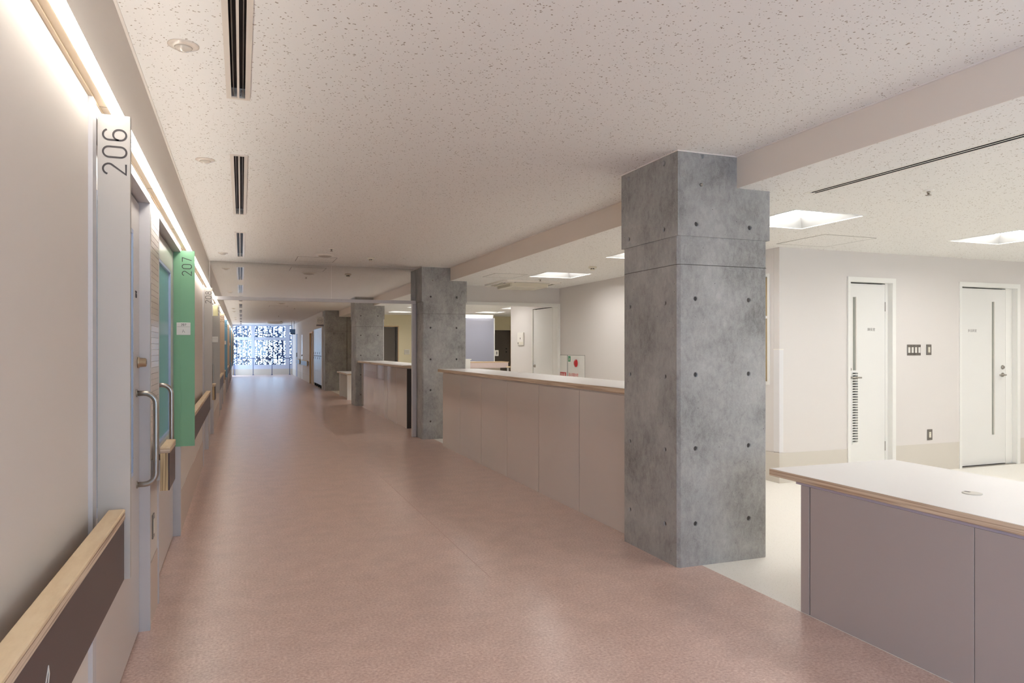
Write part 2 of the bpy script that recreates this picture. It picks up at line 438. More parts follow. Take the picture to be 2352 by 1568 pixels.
struct('wall_back', grid_slab(XL-0.3, 12.0, 0, HC+0.05, [WB], lambda a, b, c_, d: (a, b, Y0-0.1, Y0, c_, d)), WALLM, 'cream wall closing the corridor behind the viewpoint', 'wall')
bw = thing('window_3', 'window behind the viewpoint that lets daylight into the near corridor', 'window', (1.2, Y0, 0.45), kind='structure')
obj('frame', B((WB[0], WB[1], Y0-0.08, Y0, WB[2], WB[2]+0.04), (WB[0], WB[1], Y0-0.08, Y0, WB[3]-0.04, WB[3]), (WB[0], WB[0]+0.04, Y0-0.08, Y0, WB[2]+0.04, WB[3]-0.04), (WB[1]-0.04, WB[1], Y0-0.08, Y0, WB[2]+0.04, WB[3]-0.04), (1.18, 1.22, Y0-0.08, Y0, WB[2]+0.04, WB[3]-0.04)), MULL, bw)
for a_, b_ in ((WB[0]+0.04, 1.18), (1.22, WB[1]-0.04)): obj('pane', B((a_, b_, Y0-0.05, Y0-0.044, WB[2]+0.04, WB[3]-0.04)), GLASS, bw)
struct('wall_east', B((12.0, 12.1, Y0, 26.0, 0, HC)), WHITEW, 'white wall far to the right of the nurse area', 'wall')

# wall with two doors (right)
D1 = (5.945, 6.575, 2.075); D2 = (7.575, 8.525, 2.075)
wr = grid_slab(XR, 12.0, 0, HR, [(D1[0], D1[1], 0, D1[2]), (D2[0], D2[1], 0, D2[2])], lambda a, b, c_, d: (a, b, YW, YW+0.12, c_, d))
struct('wall_right', wr, WHITEW, 'white wall with two narrow white doors, right of the near column', 'wall')
bm = bmesh.new()
for a, b in ((XR-0.004, D1[0]-0.02), (D1[1]+0.02, D2[0]-0.02), (D2[1]+0.02, 12.0)): box(bm, a, b, YW-0.004, YW, 0, 0.30)
struct('baseboard_right', bm, GREYBASE, 'light grey wall base below the two white doors', 'baseboard')
W2 = (5.955, 7.4, 1.01, 2.085); HD = (11.38, 12.31, 0, 2.075)
ws = grid_slab(YW+0.12, 13.45, 0, HR, [W2, HD], lambda a, b, c_, d: (XR, XR+0.12, a, b, c_, d))

struct('wall_partition', ws, WHITEW, 'plain white partition wall seen over the long counter', 'wall')
struct('baseboard_partition', B((XR-0.004, XR, YW, HD[0]-0.03, 0, 0.30), (XR-0.004, XR, HD[1]+0.03, 13.45, 0, 0.30)), GREYBASE, 'light grey wall base of the partition behind the long counter', 'baseboard')

# header over the wide opening at the end of the counter room
YO = 11.10
struct('wall_opening', B((XB+0.14, XR, YO, YO+0.14, 2.105, HR)), WHITEW, 'shallow white wall above the wide opening behind the second column', 'wall')
struct('trim_5', B((3.19, XR, YO-0.03, YO+0.17, 2.055, 2.105), (XR-0.05, XR, YO-0.03, YO+0.17, 0, 2.055)), WHITEP, 'pale frame around the wide opening behind the long counter', 'frame')

# rear rooms
struct('wall_rear', grid_slab(3.4, 12.0, 0, HR, [(3.86, 4.42, 0, 2.0), (7.0, 8.12, 0, 1.93)], lambda a, b, c_, d: (a, b, 21.5, 21.6, c_, d)), YELW,
       'pale yellow back wall far behind the counters', 'wall')
struct('wall_rear_side', B((3.4, 3.5, 21.6, 23.59, 0, HR)), YELW, 'short return wall behind the third column', 'wall')
# right wall of the corridor beyond the fourth column
XF = 2.495
lo = [(24.55, 27.35, 0, 2.05), (27.45, 28.78, 0, 1.98), (32.4, 32.95, 0, 1.95), (35.45, 36.4, 0, 2.05)]
wf = grid_slab(24.30, YF+0.6, 0, HC+0.05, lo, lambda a, b, c_, d: (XF, XF+0.14, a, b, c_, d))
struct('wall_far_right', wf, WHITEW, 'white far right wall lit by daylight near the end window', 'wall')
bm = bmesh.new()
for a, b in ((28.9, 32.3), (33.05, 35.35), (36.5, YF)): box(bm, XF-0.004, XF, a, b, 0, 0.30)
struct('baseboard_far_right', bm, GREYBASE, 'light grey wall base at the far right near the window', 'baseboard')
struct('wall_behind_far', B((3.90, 12, 24.0, 24.1, 0, HC), (XF+0.20, XF+0.25, 24.31, YF+0.6, 0, HC)), WHITEW, 'hidden wall closing the rooms behind the lockers', 'wall')

# far window wall: sill wall, mullions, glass -------------------------
far = thing('window_1', 'large end window with pale mullions at the far end of the corridor', 'window', (1.0, YF, 0), kind='structure')
obj('sill_wall', B((XL, XF+0.14, YF, YF+0.12, 0.0, 0.50)), MULL, far)
obj('sill_base', B((XL, XF, YF-0.006, YF, 0.0, 0.30)), GREYBASE, far)
for x0, x1 in ((XL-0.05, XL+0.02), (0.50, 0.64), (2.16, 2.34), (XF-0.03, XF+0.04)):
    obj('mullion', B((x0, x1, YF-0.04, YF+0.10, 0.50, HC+0.05)), MULL, far)
for x0, x1 in ((XL+0.02, 0.50), (0.64, 2.16)):
    obj('transom', B((x0, x1, YF-0.02, YF+0.08, 1.79, 1.91)), MULL, far)
obj('head_rail', B((XL, XF, YF-0.02, YF+0.08, HC-0.06, HC+0.05)), MULL, far)
for x0, x1, z0, z1 in ((XL+0.02, 0.50, 0.50, 1.79), (0.64, 2.16, 0.50, 1.79), (XL+0.02, 0.50, 1.91, HC-0.06), (0.64, 2.16, 1.91, HC-0.06), (2.34, XF-0.03, 0.50, HC-0.06)):
    obj('pane', B((x0, x1, YF+0.03, YF+0.036, z0, z1)), GLASS, far)
    o = obj('sash', B((x0, x0+0.02, YF, YF+0.06, z0, z1), (x1-0.02, x1, YF, YF+0.06, z0, z1), (x0+0.02, x1-0.02, YF, YF+0.06, z0, z0+0.02), (x0+0.02, x1-0.02, YF, YF+0.06, z1-0.02, z1)), MULL, far)
# lattice screen outside
bm = bmesh.new(); rnd = random.Random(3); cell = 0.050
nst = 17
for s in range(nst):
    xs = -1.0 + s*0.255
    box(bm, xs, xs+0.046, YF+1.0, YF+1.10, -0.1, 3.1)
    for r in range(58):
        z = 0.2 + r*cell
        for q in range(4):
            if rnd.random() < 0.55:
                x = xs + 0.050 + q*0.0515
                box(bm, x, x+0.050, YF+1.02, YF+1.08, z, z+cell)
tag(obj('lattice_screen', bm, SCREEN, None, (1.0, YF+1.0, -0.1)), 'open lattice of small blocks and dark uprights outside the end window', 'screen', kind='stuff')
struct('ground', B((-6, 8, YF+0.6, YF+12, -0.3, -0.1)), GROUND, 'pale paving outside the end window', 'ground')

# ================================================================== columns
def cut(bm, cutter):
    ma = bpy.data.meshes.new('a'); bm.to_mesh(ma); mb = bpy.data.meshes.new('b'); cutter.to_mesh(mb); bm.free(); cutter.free()
    a = bpy.data.objects.new('a', ma); b = bpy.data.objects.new('b', mb); C.objects.link(a); C.objects.link(b)
    md = a.modifiers.new('c', 'BOOLEAN'); md.operation = 'DIFFERENCE'; md.object = b; md.solver = 'EXACT'
    dg = bpy.context.evaluated_depsgraph_get(); me = bpy.data.meshes.new_from_object(a.evaluated_get(dg))
    out = bmesh.new(); out.from_mesh(me)
    for o in (a, b): bpy.data.objects.remove(o)
    for m_ in (ma, mb, me): bpy.data.meshes.remove(m_)
    return out
PLUG = mat('grey_mortar_plug', (80, 76, 72), 0.8)
STAIN = mat('rust_grey_joint', (92, 84, 76), 0.8)
def column(yb, label):
    x0, x1, y1 = 2.513, 3.19, yb+0.68
    t = thing('concrete_column', label, 'column', ((x0+x1)/2, yb+0.34, 0), 'concrete columns along the corridor')
    ch = 0.018
    foot = [(x0+ch, yb), (x1-ch, yb), (x1, yb+ch), (x1, y1-ch), (x1-ch, y1), (x0+ch, y1), (x0, y1-ch), (x0, yb+ch)]
    near = [(2.640, 3.042)]
    zs = [0.263, 0.729, 1.188, 1.659, 2.121]
    zl = [0.240, 0.710, 1.173, 1.637, 2.103]
    sites = [(x, z, 'y') for z in zs for x in (2.640, 3.042)] + [(y, z, 'x') for z in zl for y in (yb+0.147, yb+0.585)]
    sites += [(2.56+0.12, 2.545, 'y'), (yb+0.147, 2.52, 'x'), (yb+0.585, 2.52, 'x')]
    def holes_for(z0, z1):
        k = bmesh.new(); n = 0
        for p, z, ax in sites:
            if z0 < z < z1:
                n += 1; pr = 0.009 if z > 2.045 else 0.0
                if ax == 'y': lathe(k, [(0.0145, 0.016), (0.0175, -0.03)], (p, yb-pr, z), 'y', 20)
                else: lathe(k, [(0.0145, 0.016), (0.0175, -0.03)], (x0-pr, p, z), 'x', 20)
        return k, n
    bm = bmesh.new(); prismz(bm, foot, 0, 1.867); k, n = holes_for(0, 1.867)
    obj('lower_shaft', cut(bm, k), CONC, t)
    obj('pour_joint', B((x0+0.006, x1-0.006, yb+0.006, y1-0.006, 1.867, 1.8705)), STAIN, t)
    bm = bmesh.new(); prismz(bm, foot, 1.8705, 2.045)
    obj('middle_shaft', bm, CONC, t)
    e = 0.009
    bm = bmesh.new(); prism(bm, [(x0-e, 2.045), (x1+e, 2.045), (x1+e, HR), (XB-0.004, HR), (XB-0.004, HC), (x0-e, HC)], yb-e, y1+e)
    k, n = holes_for(2.045, 2.6)
    obj('upper_shaft', cut(bm, k), CONC, t)
    for p, z, ax in sites:
        pr = 0.009 if z > 2.045 else 0.0
        if z > 2.5: continue
        if ax == 'y': o = obj('tie_hole_plug', disc(0.0142, (p, yb-pr, z), 0.010, 0.0155, 'y', 18), PLUG, t)
        else: o = obj('tie_hole_plug', disc(0.0142, (x0-pr, p, z), 0.010, 0.0155, 'x', 18), PLUG, t)
    obj('bolt', lathe(bmesh.new(), [(0.011, 0.0), (0.011, -0.006), (0.006, -0.012)], (2.672, yb-e, 2.366), 'y', 10), CHROME, t)
    obj('caulk_bead', B((x0-e-0.006, XB-0.004, yb-e-0.006, yb-e, HC-0.006, HC), (x0-e-0.006, x0-e, yb-e, y1+e, HC-0.006, HC)), CAULK, t)
    return t
column(3.77, 'large grey concrete column in the foreground between the two counters')
column(3.77+COLP, 'grey concrete column at the far end of the long counter, beside the white frame post')
column(3.77+2*COLP, 'third concrete column, standing between the far counter and the small white desk')
cw = thing('concrete_wall', 'far concrete column running into a concrete wall beside the blue-grey lockers', 'column', (2.9, 23.9, 0))
bm = B((2.513, 3.19, 23.59, 24.29, 0, 1.90)); k = bmesh.new()
for z in (0.24, 0.71, 1.17, 1.64, 2.10):
    if z < 1.9: lathe(k, [(0.0145, 0.02), (0.02, -0.03)], (2.66, 23.59, z), 'y', 14); lathe(k, [(0.0145, 0.02), (0.02, -0.03)], (3.09, 23.59, z), 'y', 14)
obj('lower_shaft', cut(bm, k), CONC, cw)
bm = B((2.513, 3.19, 23.59, 24.29, 1.905, HC)); k = bmesh.new()
for x in (2.66, 3.09): lathe(k, [(0.0145, 0.02), (0.02, -0.03)], (x, 23.59, 2.10), 'y', 14)
obj('upper_shaft', cut(bm, k), CONC, cw)
obj('wing', B((3.205, 3.9, 23.60, 23.8, 0, 1.90), (3.205, 3.9, 23.60, 23.8, 1.905, HC)), CONC, cw)
obj('joint', B((2.52, 3.9, 23.61, 23.8, 1.90, 1.905), (3.19, 3.205, 23.612, 23.8, 0, HC)), STAIN, cw)

# ================================================================== bedroom doors on the left
def sliding_door(name, k, kind, label, white=False):
    y = PER*k
    if kind == 'A': a, b = 2.42+y, 3.84+y; hy = 3.744+y; gy0, gy1 = 2.75+y, 3.643+y
    else: a, b = 4.226+y, 5.70+y; hy = 4.548+y; gy0, gy1 = 4.72+y, 5.492+y
    t = thing(name, label, 'door', (XL-0.05, a, 0), kind='structure')
    xd = -0.455; xf = -0.408
    # frame
    fn = obj('frame_header', B((xd-0.03, xf, a-0.0, b, 2.045, 2.084)), STEELW, t)
    if kind == 'A':
        obj('jamb', B((xd-0.03, -0.404, a-0.035, a+0.02, 0, 2.084)), STEELW, t)
        obj('jamb', B((xd-0.03, xf, b-0.012, b+0.022, 0, 2.084)), STEELW, t)
        obj('gasket', B((XL-0.001, XL+0.002, b+0.022, b+0.030, 0.87, 2.084)), BLACK, t)
        la, lb = a+0.02, b-0.014
    else:
        obj('jamb', B((xd-0.03, xf, a-0.010, a+0.015, 0, 2.084)), STEELW, t)
        obj('jamb', B((xd-0.005, xf, b-0.015, b+0.03, 0, 0.645), (xd-0.03, XL, b-0.015, b+0.03, 0.645, 2.084)), STEELW, t)
        obj('gasket', B((xd-0.012, xd-0.006, b-0.10, b-0.015, 0, 2.045)), BLACK, t)
        la, lb = a+0.015, b-0.065
    # leaf with a tall window
    z0, z1, gz0, gz1 = 0.012, 2.034, 0.776, 1.885
    leaf = obj('leaf', grid_slab(la, lb, z0, z1, [(gy0, gy1, gz0, gz1)], lambda p, q, r, s: (xd-0.034, xd, p, q, r, s)), WHITED if white else LEAF, t)
    w_ = 0.018
    obj('window_bead', B((xd-0.022, xd-0.001, gy0, gy0+w_, gz0, gz1), (xd-0.022, xd-0.001, gy1-w_, gy1, gz0, gz1),
                         (xd-0.022, xd-0.001, gy0+w_, gy1-w_, gz0, gz0+w_), (xd-0.022, xd-0.001, gy0+w_, gy1-w_, gz1-w_, gz1)), BLUEREV, leaf)
    obj('glass', B((xd-0.020, xd-0.014, gy0+w_, gy1-w_, gz0+w_, gz1-w_)), TEAL, leaf)
    if k < 2:
        for q in range(5):
            z = gz0+0.08+q*(gz1-gz0-0.16)/4
            obj('screw', disc(0.004, (xd-0.001, gy1-w_/2, z), -0.0005, 0.001, 'x', 8), CHROME, leaf)
    # handle
    R = 0.05; xo = -0.374; zt, zb = 1.141, 0.716
    pts = [(xd, hy, zt), (xo-R, hy, zt)] + [(xo-R+R*math.sin(math.radians(i*15)), hy, zt-R+R*math.cos(math.radians(i*15))) for i in range(1, 7)]
    pts += [(xo-R+R*math.cos(math.radians(i*15)), hy, zb+R-R*math.sin(math.radians(i*15))) for i in range(0, 7)] + [(xd, hy, zb)]
    h = obj('handle', tube(pts, 0.0125, 12), CHROME, t); h['label'] = 'brushed steel bar handle'
    for z in (zt, zb): obj('rose', disc(0.018, (xd, hy, z), 0.0, 0.004, 'x', 16), CHROME, h)
    if kind == 'A':
        lk = obj('lock_knob', lathe(bmesh.new(), [(0.026, 0), (0.026, 0.008), (0.022, 0.010), (0.020, 0.034), (0.016, 0.038)], (xd, 3.775+y, 1.284), 'x', 20), BRASSY, t)
        obj('keyhole', B((xd+0.038, xd+0.0385, 3.772+y, 3.778+y, 1.276, 1.292)), BLACK, lk)
    if k == 0 and kind == 'A':
        # room number painted on the leaf near the far edge
        obj('number', write('206', 0.030, 0.0028, lambda u, v, n: (xd+n, 3.690+y+u*0.9, 1.585+v)), INK, t)
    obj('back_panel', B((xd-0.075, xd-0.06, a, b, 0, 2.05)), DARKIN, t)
    return t
nums = {(0, 'A'): '206', (0, 'B'): '207', (1, 'A'): '208', (1, 'B'): '209', (2, 'A'): '210', (2, 'B'): '211', (3, 'A'): '212'}
place = {0: 'nearest', 1: 'second', 2: 'third', 3: 'fourth', 4: 'fifth', 5: 'sixth'}
dn = 1
for k in range(0, 6):
    for kind in 'AB':
        if (k == 5 and kind == 'B'): continue
        n = nums.get((k, kind))
        lb = f'sliding bedroom door with tall window and bar handle, at blade sign {n}' if n else \
             f'far sliding bedroom door, {"near" if kind == "A" else "far"} leaf of the {place[k]} pair along the left wall'
        sliding_door(f'door_{dn}', k, kind, lb, white=(k == 1 and kind == 'B')); dn += 1
door_n = dn

# blade signs ---------------------------------------------------------
fin_mat = {0: (FINW, FING), 1: (FINW, FINW), 2: (FINT, FINB), 3: (FINT, FINB), 4: (FINT, FINB), 5: (FINT, FINB)}
cname = {0: ('off-white', 'green'), 1: ('light grey', 'light grey'), 2: ('tan', 'blue'), 3: ('tan', 'blue'), 4: ('tan', 'blue'), 5: ('tan', 'blue')}
for k in range(0, 6):
    for j, kind in enumerate('AB'):
        y = PER*k
        if k == 5 and kind == 'B': continue
        n = nums.get((k, kind))
        yy = (2.455 if kind == 'A' else 5.685) + y
        xa = -0.4035 if kind == 'A' else -0.4555
        lbl = f'{cname[k][j]} vertical blade sign numbered {n}, ' + {'206': 'nearest and largest on the left', '207': 'the only green one, with a name card', '208': 'just beyond the green one', '209': 'half hidden by the cream box lamp', '210': 'first tan blade after the grey ones', '211': 'first blue blade with a white card', '212': 'tan blade after the first blue one'}[n] if n else \
              f'{cname[k][j]} blade sign far down the left wall, {["leftmost","next"][j]} of the {place[k]} door pair'
        t = thing('blade_sign', lbl, 'sign', ((xa-0.316)/2, yy, 0.65), 'room number blade signs along the left wall')
        if kind == 'A': bl = B((xa, -0.316, yy, yy+0.022, 0.65, 2.055))
        else: bl = B((-0.408, -0.316, yy, yy+0.022, 0.645, 2.055), (xa, -0.408, yy-0.005, yy, 0.645, 2.044))
        obj('blade', bl, fin_mat[k][j], t)
        if n:
            xb = -0.326 if kind == 'A' else -0.336
            s = write(n, 0.063 if kind == 'A' else 0.062, 0.0050, lambda u, v, m_: (xb - v, yy - m_, 1.876 + u), gap=0.32 if kind == 'A' else 0.30)
            obj('number', s, INK, t)
        if kind == 'B':
            cz0, cz1 = 1.447, 1.537
            cdp = obj('name_card', bev(B((-0.435, -0.343, yy-0.006, yy, cz0, cz1)), 0.0015), PLASTW, t)
            obj('card_line', B((-0.431, -0.347, yy-0.0068, yy-0.006, 1.506, 1.5075)), INKG, cdp)
            if n == '207':
                obj('small_number', write('207', 0.013, 0.0022, lambda u, v, m_: (-0.404+u*1.15, yy-0.006-m_, 1.5145+v), gap=0.3), INK, cdp)
                bm = bmesh.new()
                ribbon(bm, [(-0.392, 1.488), (-0.391, 1.474), (-0.384, 1.474), (-0.381, 1.463)], 0.002, lambda u, v, m_: (u, yy-0.006-m_, v))
                ribbon(bm, [(-0.394, 1.478), (-0.3945, 1.464)], 0.002, lambda u, v, m_: (u, yy-0.006-m_, v))
                obj('pictogram', bm, INKG, cdp)

# handrails -----------------------------------------------------------
def handrail(a, b, label, mark=False, side=1, x=XL):
    s = side
    f = lambda d0, d1: (x + s*d0, x + s*d1) if s > 0 else (x - d1, x - d0)
    t = thing('handrail', label, 'handrail', (x+s*0.06, a, 0.65), 'plywood handrails along the corridor')
    obj('core', B((*f(0.046, 0.081), a, b, 0.655, 0.838)), PLYV, t)
    obj('cap', bev(B((*f(0.044, 0.090), a, b, 0.856, 0.868)), 0.003), PLYTOP, t)['label'] = 'pale birch top strip'
    obj('plywood_edge', B((*f(0.046, 0.0895), a, b, 0.838, 0.856)), PLY, t)['label'] = 'layered plywood edge under the top strip'
    fc = obj('face_board', bev(B((*f(0.081, 0.087), a, b, 0.655, 0.8375)), 0.0015), BROWN, t); fc['label'] = 'dark brown laminate front'
    n = max(2, int((b-a)/0.9)+1)
    for i in range(n):
        y = a+0.06+(b-a-0.12)*i/(n-1)
        obj('bracket', B((*f(0.0, 0.046), y-0.02, y+0.02, 0.70, 0.80)), CHROME, t)
    if mark:
        bm = bmesh.new()
        P = [(0.0, 0.0), (0.045, 0.050), (0.068, 0.100), (0.062, 0.115), (0.012, 0.055), (-0.03, 0.01)]
        ribbon(bm, [(1.46+u*1.0, 0.655+v) for u, v in P], 0.004, lambda u, v, m_: (x+0.087+m_, u, v))
        obj('bird_outline', bm, PLASTW, t)
    return t
handrail(-1.2, 2.432, 'nearest handrail with dark brown face and pale wood top, in front of blade sign 206', True)
for k in range(0, 5):
    y = PER*k
    where = ['between doors 206 and 207', 'beside the white door leaf', 'near the first tan blade', 'beyond the first blue blade', 'fifth short piece down the left wall'][k]
    handrail(3.885+y, 4.215+y, f'short handrail block with exposed plywood end, {where}')
    where = ['between blade signs 207 and 208', 'between the fourth and fifth doors', 'just past the near blue blade sign', 'past the second blue blade sign', 'last long piece before the end window'][k]
    handrail(5.735+y, 8.885+y, f'long handrail with brown face, {where} on the left wall')

# slatted board on the wall between doors 206 and 207
t = thing('slatted_board', 'narrow pale board with fine horizontal grooves between doors 206 and 207', 'board', (XL, 4.05, 0.9))
obj('backing', B((XL, XL+0.003, 3.875, 4.212, 0.90, 2.084)), mat('board_back', (168, 156, 146), 0.5), t)
me = None
for i in range(40):
    z = 0.902+i*0.0295
    if me is None: s = obj('slat', bev(B((XL+0.003, XL+0.008, 3.876, 4.211, z, z+0.0285)), 0.0008), mat('glossy_cream_slat', (232, 220, 208), 0.18), t); me = s; continue
    s = me.copy(); C.objects.link(s); s.location = me.location + Vector((0, 0, i*0.0295))
# outlet on that wall
t = thing('wall_outlet', 'small grey steel outlet plate low on the wall left of door 207', 'outlet', (XL, 4.03, 0.44))
obj('plate', bev(B((XL, XL+0.006, 3.975, 4.045, 0.40, 0.52)), 0.002), PLATE, t)
obj('socket', B((XL+0.006, XL+0.009, 3.992, 4.028, 0.425, 0.495)), PLASTC, t)

# emergency sign box near 209
t = thing('sign_box', 'small yellowish box lamp projecting from the left wall past blade sign 208', 'lamp', (XL, 12.0, 1.87))
obj('housing', bev(B((XL, -0.335, 11.95, 11.99, 1.85, 2.02)), 0.004), mat('cream_lamp_box', (238, 228, 180), 0.4), t)
obj('base_plate', B((XL, XL+0.012, 11.90, 11.95, 1.85, 2.02)), PLASTW, t)

# continuous corridor light -------------------------------------------
t = thing('linear_ceiling_light', 'continuous bright light strip on a slim ledge along the left wall', 'light', (XL, 10, 2.088))
obj('ledge', B((XL, -0.383, Y0, YF, 2.090, 2.112), (-0.383, -0.3745, Y0, YF, 2.1031, 2.112), (XL, XL+0.010, Y0, YF, 2.085, 2.090)), mat('beige_aluminium', (206, 190, 166), 0.4), t)
bm = bmesh.new(); prism(bm, [(-0.383, 2.0885), (-0.359, 2.0885), (-0.355, 2.0925), (-0.355, 2.1030), (-0.383, 2.1030)], Y0, YF)
obj('diffuser', bm, LED, t)['label'] = 'glowing warm white diffuser'
yy = Y0+1.0; jm = bmesh.new()
for i in range(int((YF-Y0)/1.2)): box(jm, XL+0.008, -0.3825, yy+i*1.2, yy+i*1.2+0.003, 2.0885, 2.0902)
o = obj('joint_cover', jm, mat('grey_joint', (150, 140, 126), 0.5), t); o['kind'] = 'stuff'

# ================================================================== ceiling fittings
def linear_vent(a, b, label):
    t = thing('air_vent', label, 'vent', ((VX0+VX1)/2, a, HC-0.006), 'slot air vents along the corridor ceiling')
    z0, z1 = HC-0.006, HC
    obj('frame', B((VX0, VX0+0.022, a, b, z0, z1), (VX1-0.022, VX1, a, b, z0, z1), (VX0+0.022, VX1-0.022, a, a+0.022, z0, z1), (VX0+0.022, VX1-0.022, b-0.022, b, z0, z1),
                   (-0.018, -0.008, a+0.022, b-0.022, z0, z1+0.02)), mat('vent_white', (224, 216, 206), 0.4), t)
    obj('duct', B((VX0+0.013, VX1-0.013, a+0.013, b-0.013, HC+0.045, HC+0.048), (VX0+0.013, VX0+0.015, a+0.013, b-0.013, HC, HC+0.045), (VX1-0.015, VX1-0.013, a+0.013, b-0.013, HC, HC+0.045)), SLOT, t)
    for x in (VX0+0.030, VX1-0.034): obj('vane', B((x, x+0.004, a+0.024, b-0.024, HC+0.002, HC+0.040)), SLOTFIN, t)
    return t
vn = 0
vw = {0: 'nearest, cut by the top of the photo', 1: 'second from the camera', 2: 'third from the camera, before the hanging pane', 3: 'just behind the hanging smoke pane'}
base_v = None
for a, b in vents:
    i = vn; vn += 1
    if b < 1.0: vn = 0; linear_vent(a, b, 'dark twin-slot ceiling vent behind the viewpoint'); continue
    linear_vent(a, b, 'twin-slot ceiling vent, ' + vw.get(i, f'{["","","","","fifth","sixth","seventh","eighth","ninth","tenth","eleventh","twelfth","last"][min(i,12)]} in the row along the corridor ceiling'))

def ceiling_sensor(x, y, label, z=HC):
    t = thing('ceiling_sensor', label, 'sensor', (x, y, z), 'round white sensors beside the left wall')
    obj('flange', lathe(bmesh.new(), [(0.059, 0.0), (0.059, -0.003), (0.050, -0.008), (0.036, -0.010)], (x, y, z), 'z', 36), DOTM, t)
    obj('dome', lathe(bmesh.new(), [(0.034, -0.010), (0.032, -0.015), (0.024, -0.021), (0.012, -0.024), (0.003, -0.025)], (x, y, z), 'z', 28), mat('clear_dome', (206, 198, 186), 0.08), t)
sens = [3.16, 5.03, 9.86, 11.7, 16.5, 18.4, 23.3, 25.2, 30.2, 32.0]
sl = ['nearest round white ceiling sensor beside the first vent', 'second round white ceiling sensor from the camera', 'round white ceiling sensor just before the smoke pane'] + \
     [f'{w_} round white ceiling sensor along the left wall' for w_ in ('fourth', 'fifth', 'sixth', 'seventh', 'eighth', 'ninth', 'farthest')]
for y, l in zip(sens, sl): ceiling_sensor(-0.217, y, l)

def speaker(x, y, z, label):
    t = thing('ceiling_speaker', label, 'speaker', (x, y, z), 'round ceiling speakers')
    obj('rim', lathe(bmesh.new(), [(0.115, 0.0), (0.115, -0.006), (0.100, -0.014), (0.092, -0.016)], (x, y, z), 'z', 36), PLASTW, t)
    obj('grille', lathe(bmesh.new(), [(0.090, -0.014), (0.08, -0.020), (0.05, -0.025), (0.01, -0.027)], (x, y, z), 'z', 30), mat('speaker_mesh', (186, 178, 168), 0.6), t)
def sprinkler(x, y, z, label):
    t = thing('sprinkler', label, 'sprinkler', (x, y, z), 'ceiling sprinklers')
    obj('escutcheon', lathe(bmesh.new(), [(0.034, 0.0), (0.034, -0.003), (0.024, -0.007), (0.014, -0.008)], (x, y, z), 'z', 24), PLASTW, t)
    hd = obj('head', lathe(bmesh.new(), [(0.011, -0.008), (0.011, -0.018), (0.007, -0.020), (0.007, -0.030)], (x, y, z), 'z', 14), CHROME, t)
    obj('deflector', lathe(bmesh.new(), [(0.017, -0.030), (0.019, -0.033), (0.006, -0.035)], (x, y, z), 'z', 16), CHROME, hd)
def smoke_detector(x, y, z, label):
    t = thing('smoke_detector', label, 'detector', (x, y, z), 'smoke detectors')
    obj('base', lathe(bmesh.new(), [(0.052, 0.0), (0.052, -0.018), (0.046, -0.024)], (x, y, z), 'z', 28), PLASTC, t)
    obj('cap', lathe(bmesh.new(), [(0.030, -0.034), (0.032, -0.042), (0.020, -0.048)], (x, y, z), 'z', 20), PLASTC, t)
    obj('vent_ring', lathe(bmesh.new(), [(0.024, -0.024), (0.024, -0.036)], (x, y, z), 'z', 16), SLOT, t)
    for i in range(6):
        a = i*PI/3; obj('rib', B((x+0.028*math.cos(a)-0.003, x+0.028*math.cos(a)+0.003, y+0.028*math.sin(a)-0.003, y+0.028*math.sin(a)+0.003, z-0.036, z-0.023)), PLASTC, t)
def hatch(x0, x1, y0, y1, z, label):
    t = thing('access_hatch', label, 'hatch', ((x0+x1)/2, (y0+y1)/2, z), 'square ceiling access hatches')
    g = 0.005
    obj('panel', B((x0+g, x1-g, y0+g, y1-g, z-0.0012, z)), CEIL, t)
    obj('seam_frame', B((x0, x0+g, y0, y1, z-0.0018, z), (x1-g, x1, y0, y1, z-0.0015, z), (x0+g, x1-g, y0, y0+g, z-0.0015, z), (x0+g, x1-g, y1-g, y1, z-0.0015, z)), mat('dark_seam', (92, 84, 76), 0.6), t)
speaker(1.02, 9.61, HC, 'round ceiling speaker just before the hanging smoke pane')
speaker(1.02, 20.2, HC, 'round ceiling speaker seen below the smoke pane rail')
sprinkler(1.03, 8.97, HC, 'small ceiling sprinkler in front of the round speaker')
sprinkler(1.03, 16.2, HC, 'small sprinkler on the corridor ceiling beyond the smoke pane')
sprinkler(1.5, 22.5, HC, 'tiny sprinkler far down the corridor ceiling')
sprinkler(1.3, 28.0, HC, 'farthest tiny sprinkler near the end window')
smoke_detector(1.63, 9.69, HC, 'round smoke detector on the corridor ceiling right of the speaker')
smoke_detector(1.66, 33.4, HC, 'far smoke detector near the end window')
hatch(0.70, 1.21, 9.87, 10.42, HC, 'square access hatch outline next to the corridor ceiling speaker')
hatch(0.75, 1.25, 21.4, 21.95, HC, 'access hatch outline on the ceiling beyond the smoke pane')
sprinkler(4.135, 3.377, HR, 'sprinkler on the right ceiling above the two white doors')
smoke_detector(4.08, 7.99, HR, 'smoke detector over the long counter room, next to the square light')
hatch(4.86, 5.47, 5.0, 5.62, HR, 'square access hatch outline in front of the two white doors')
hatch(3.21, 3.68, 9.15, 9.70, HR, 'square access hatch outline above the far end of the long counter')
smoke_detector(3.9, 13.4, HR, 'smoke detector on the ceiling seen through the wide opening')
sprinkler(4.1, 9.7, HR, 'tiny sprinkler between the square light and the air conditioner')
# white canopy near the window
t = thing('ceiling_canopy', 'shallow pale ceiling fitting hanging in front of the end window', 'lamp', (1.45, 34.4, 2.47))
obj('shade', lathe(bmesh.new(), [(0.34, 0.10), (0.34, 0.04), (0.29, 0.0)], (1.45, 34.4, HC-0.10), 'z', 28), PLASTW, t)

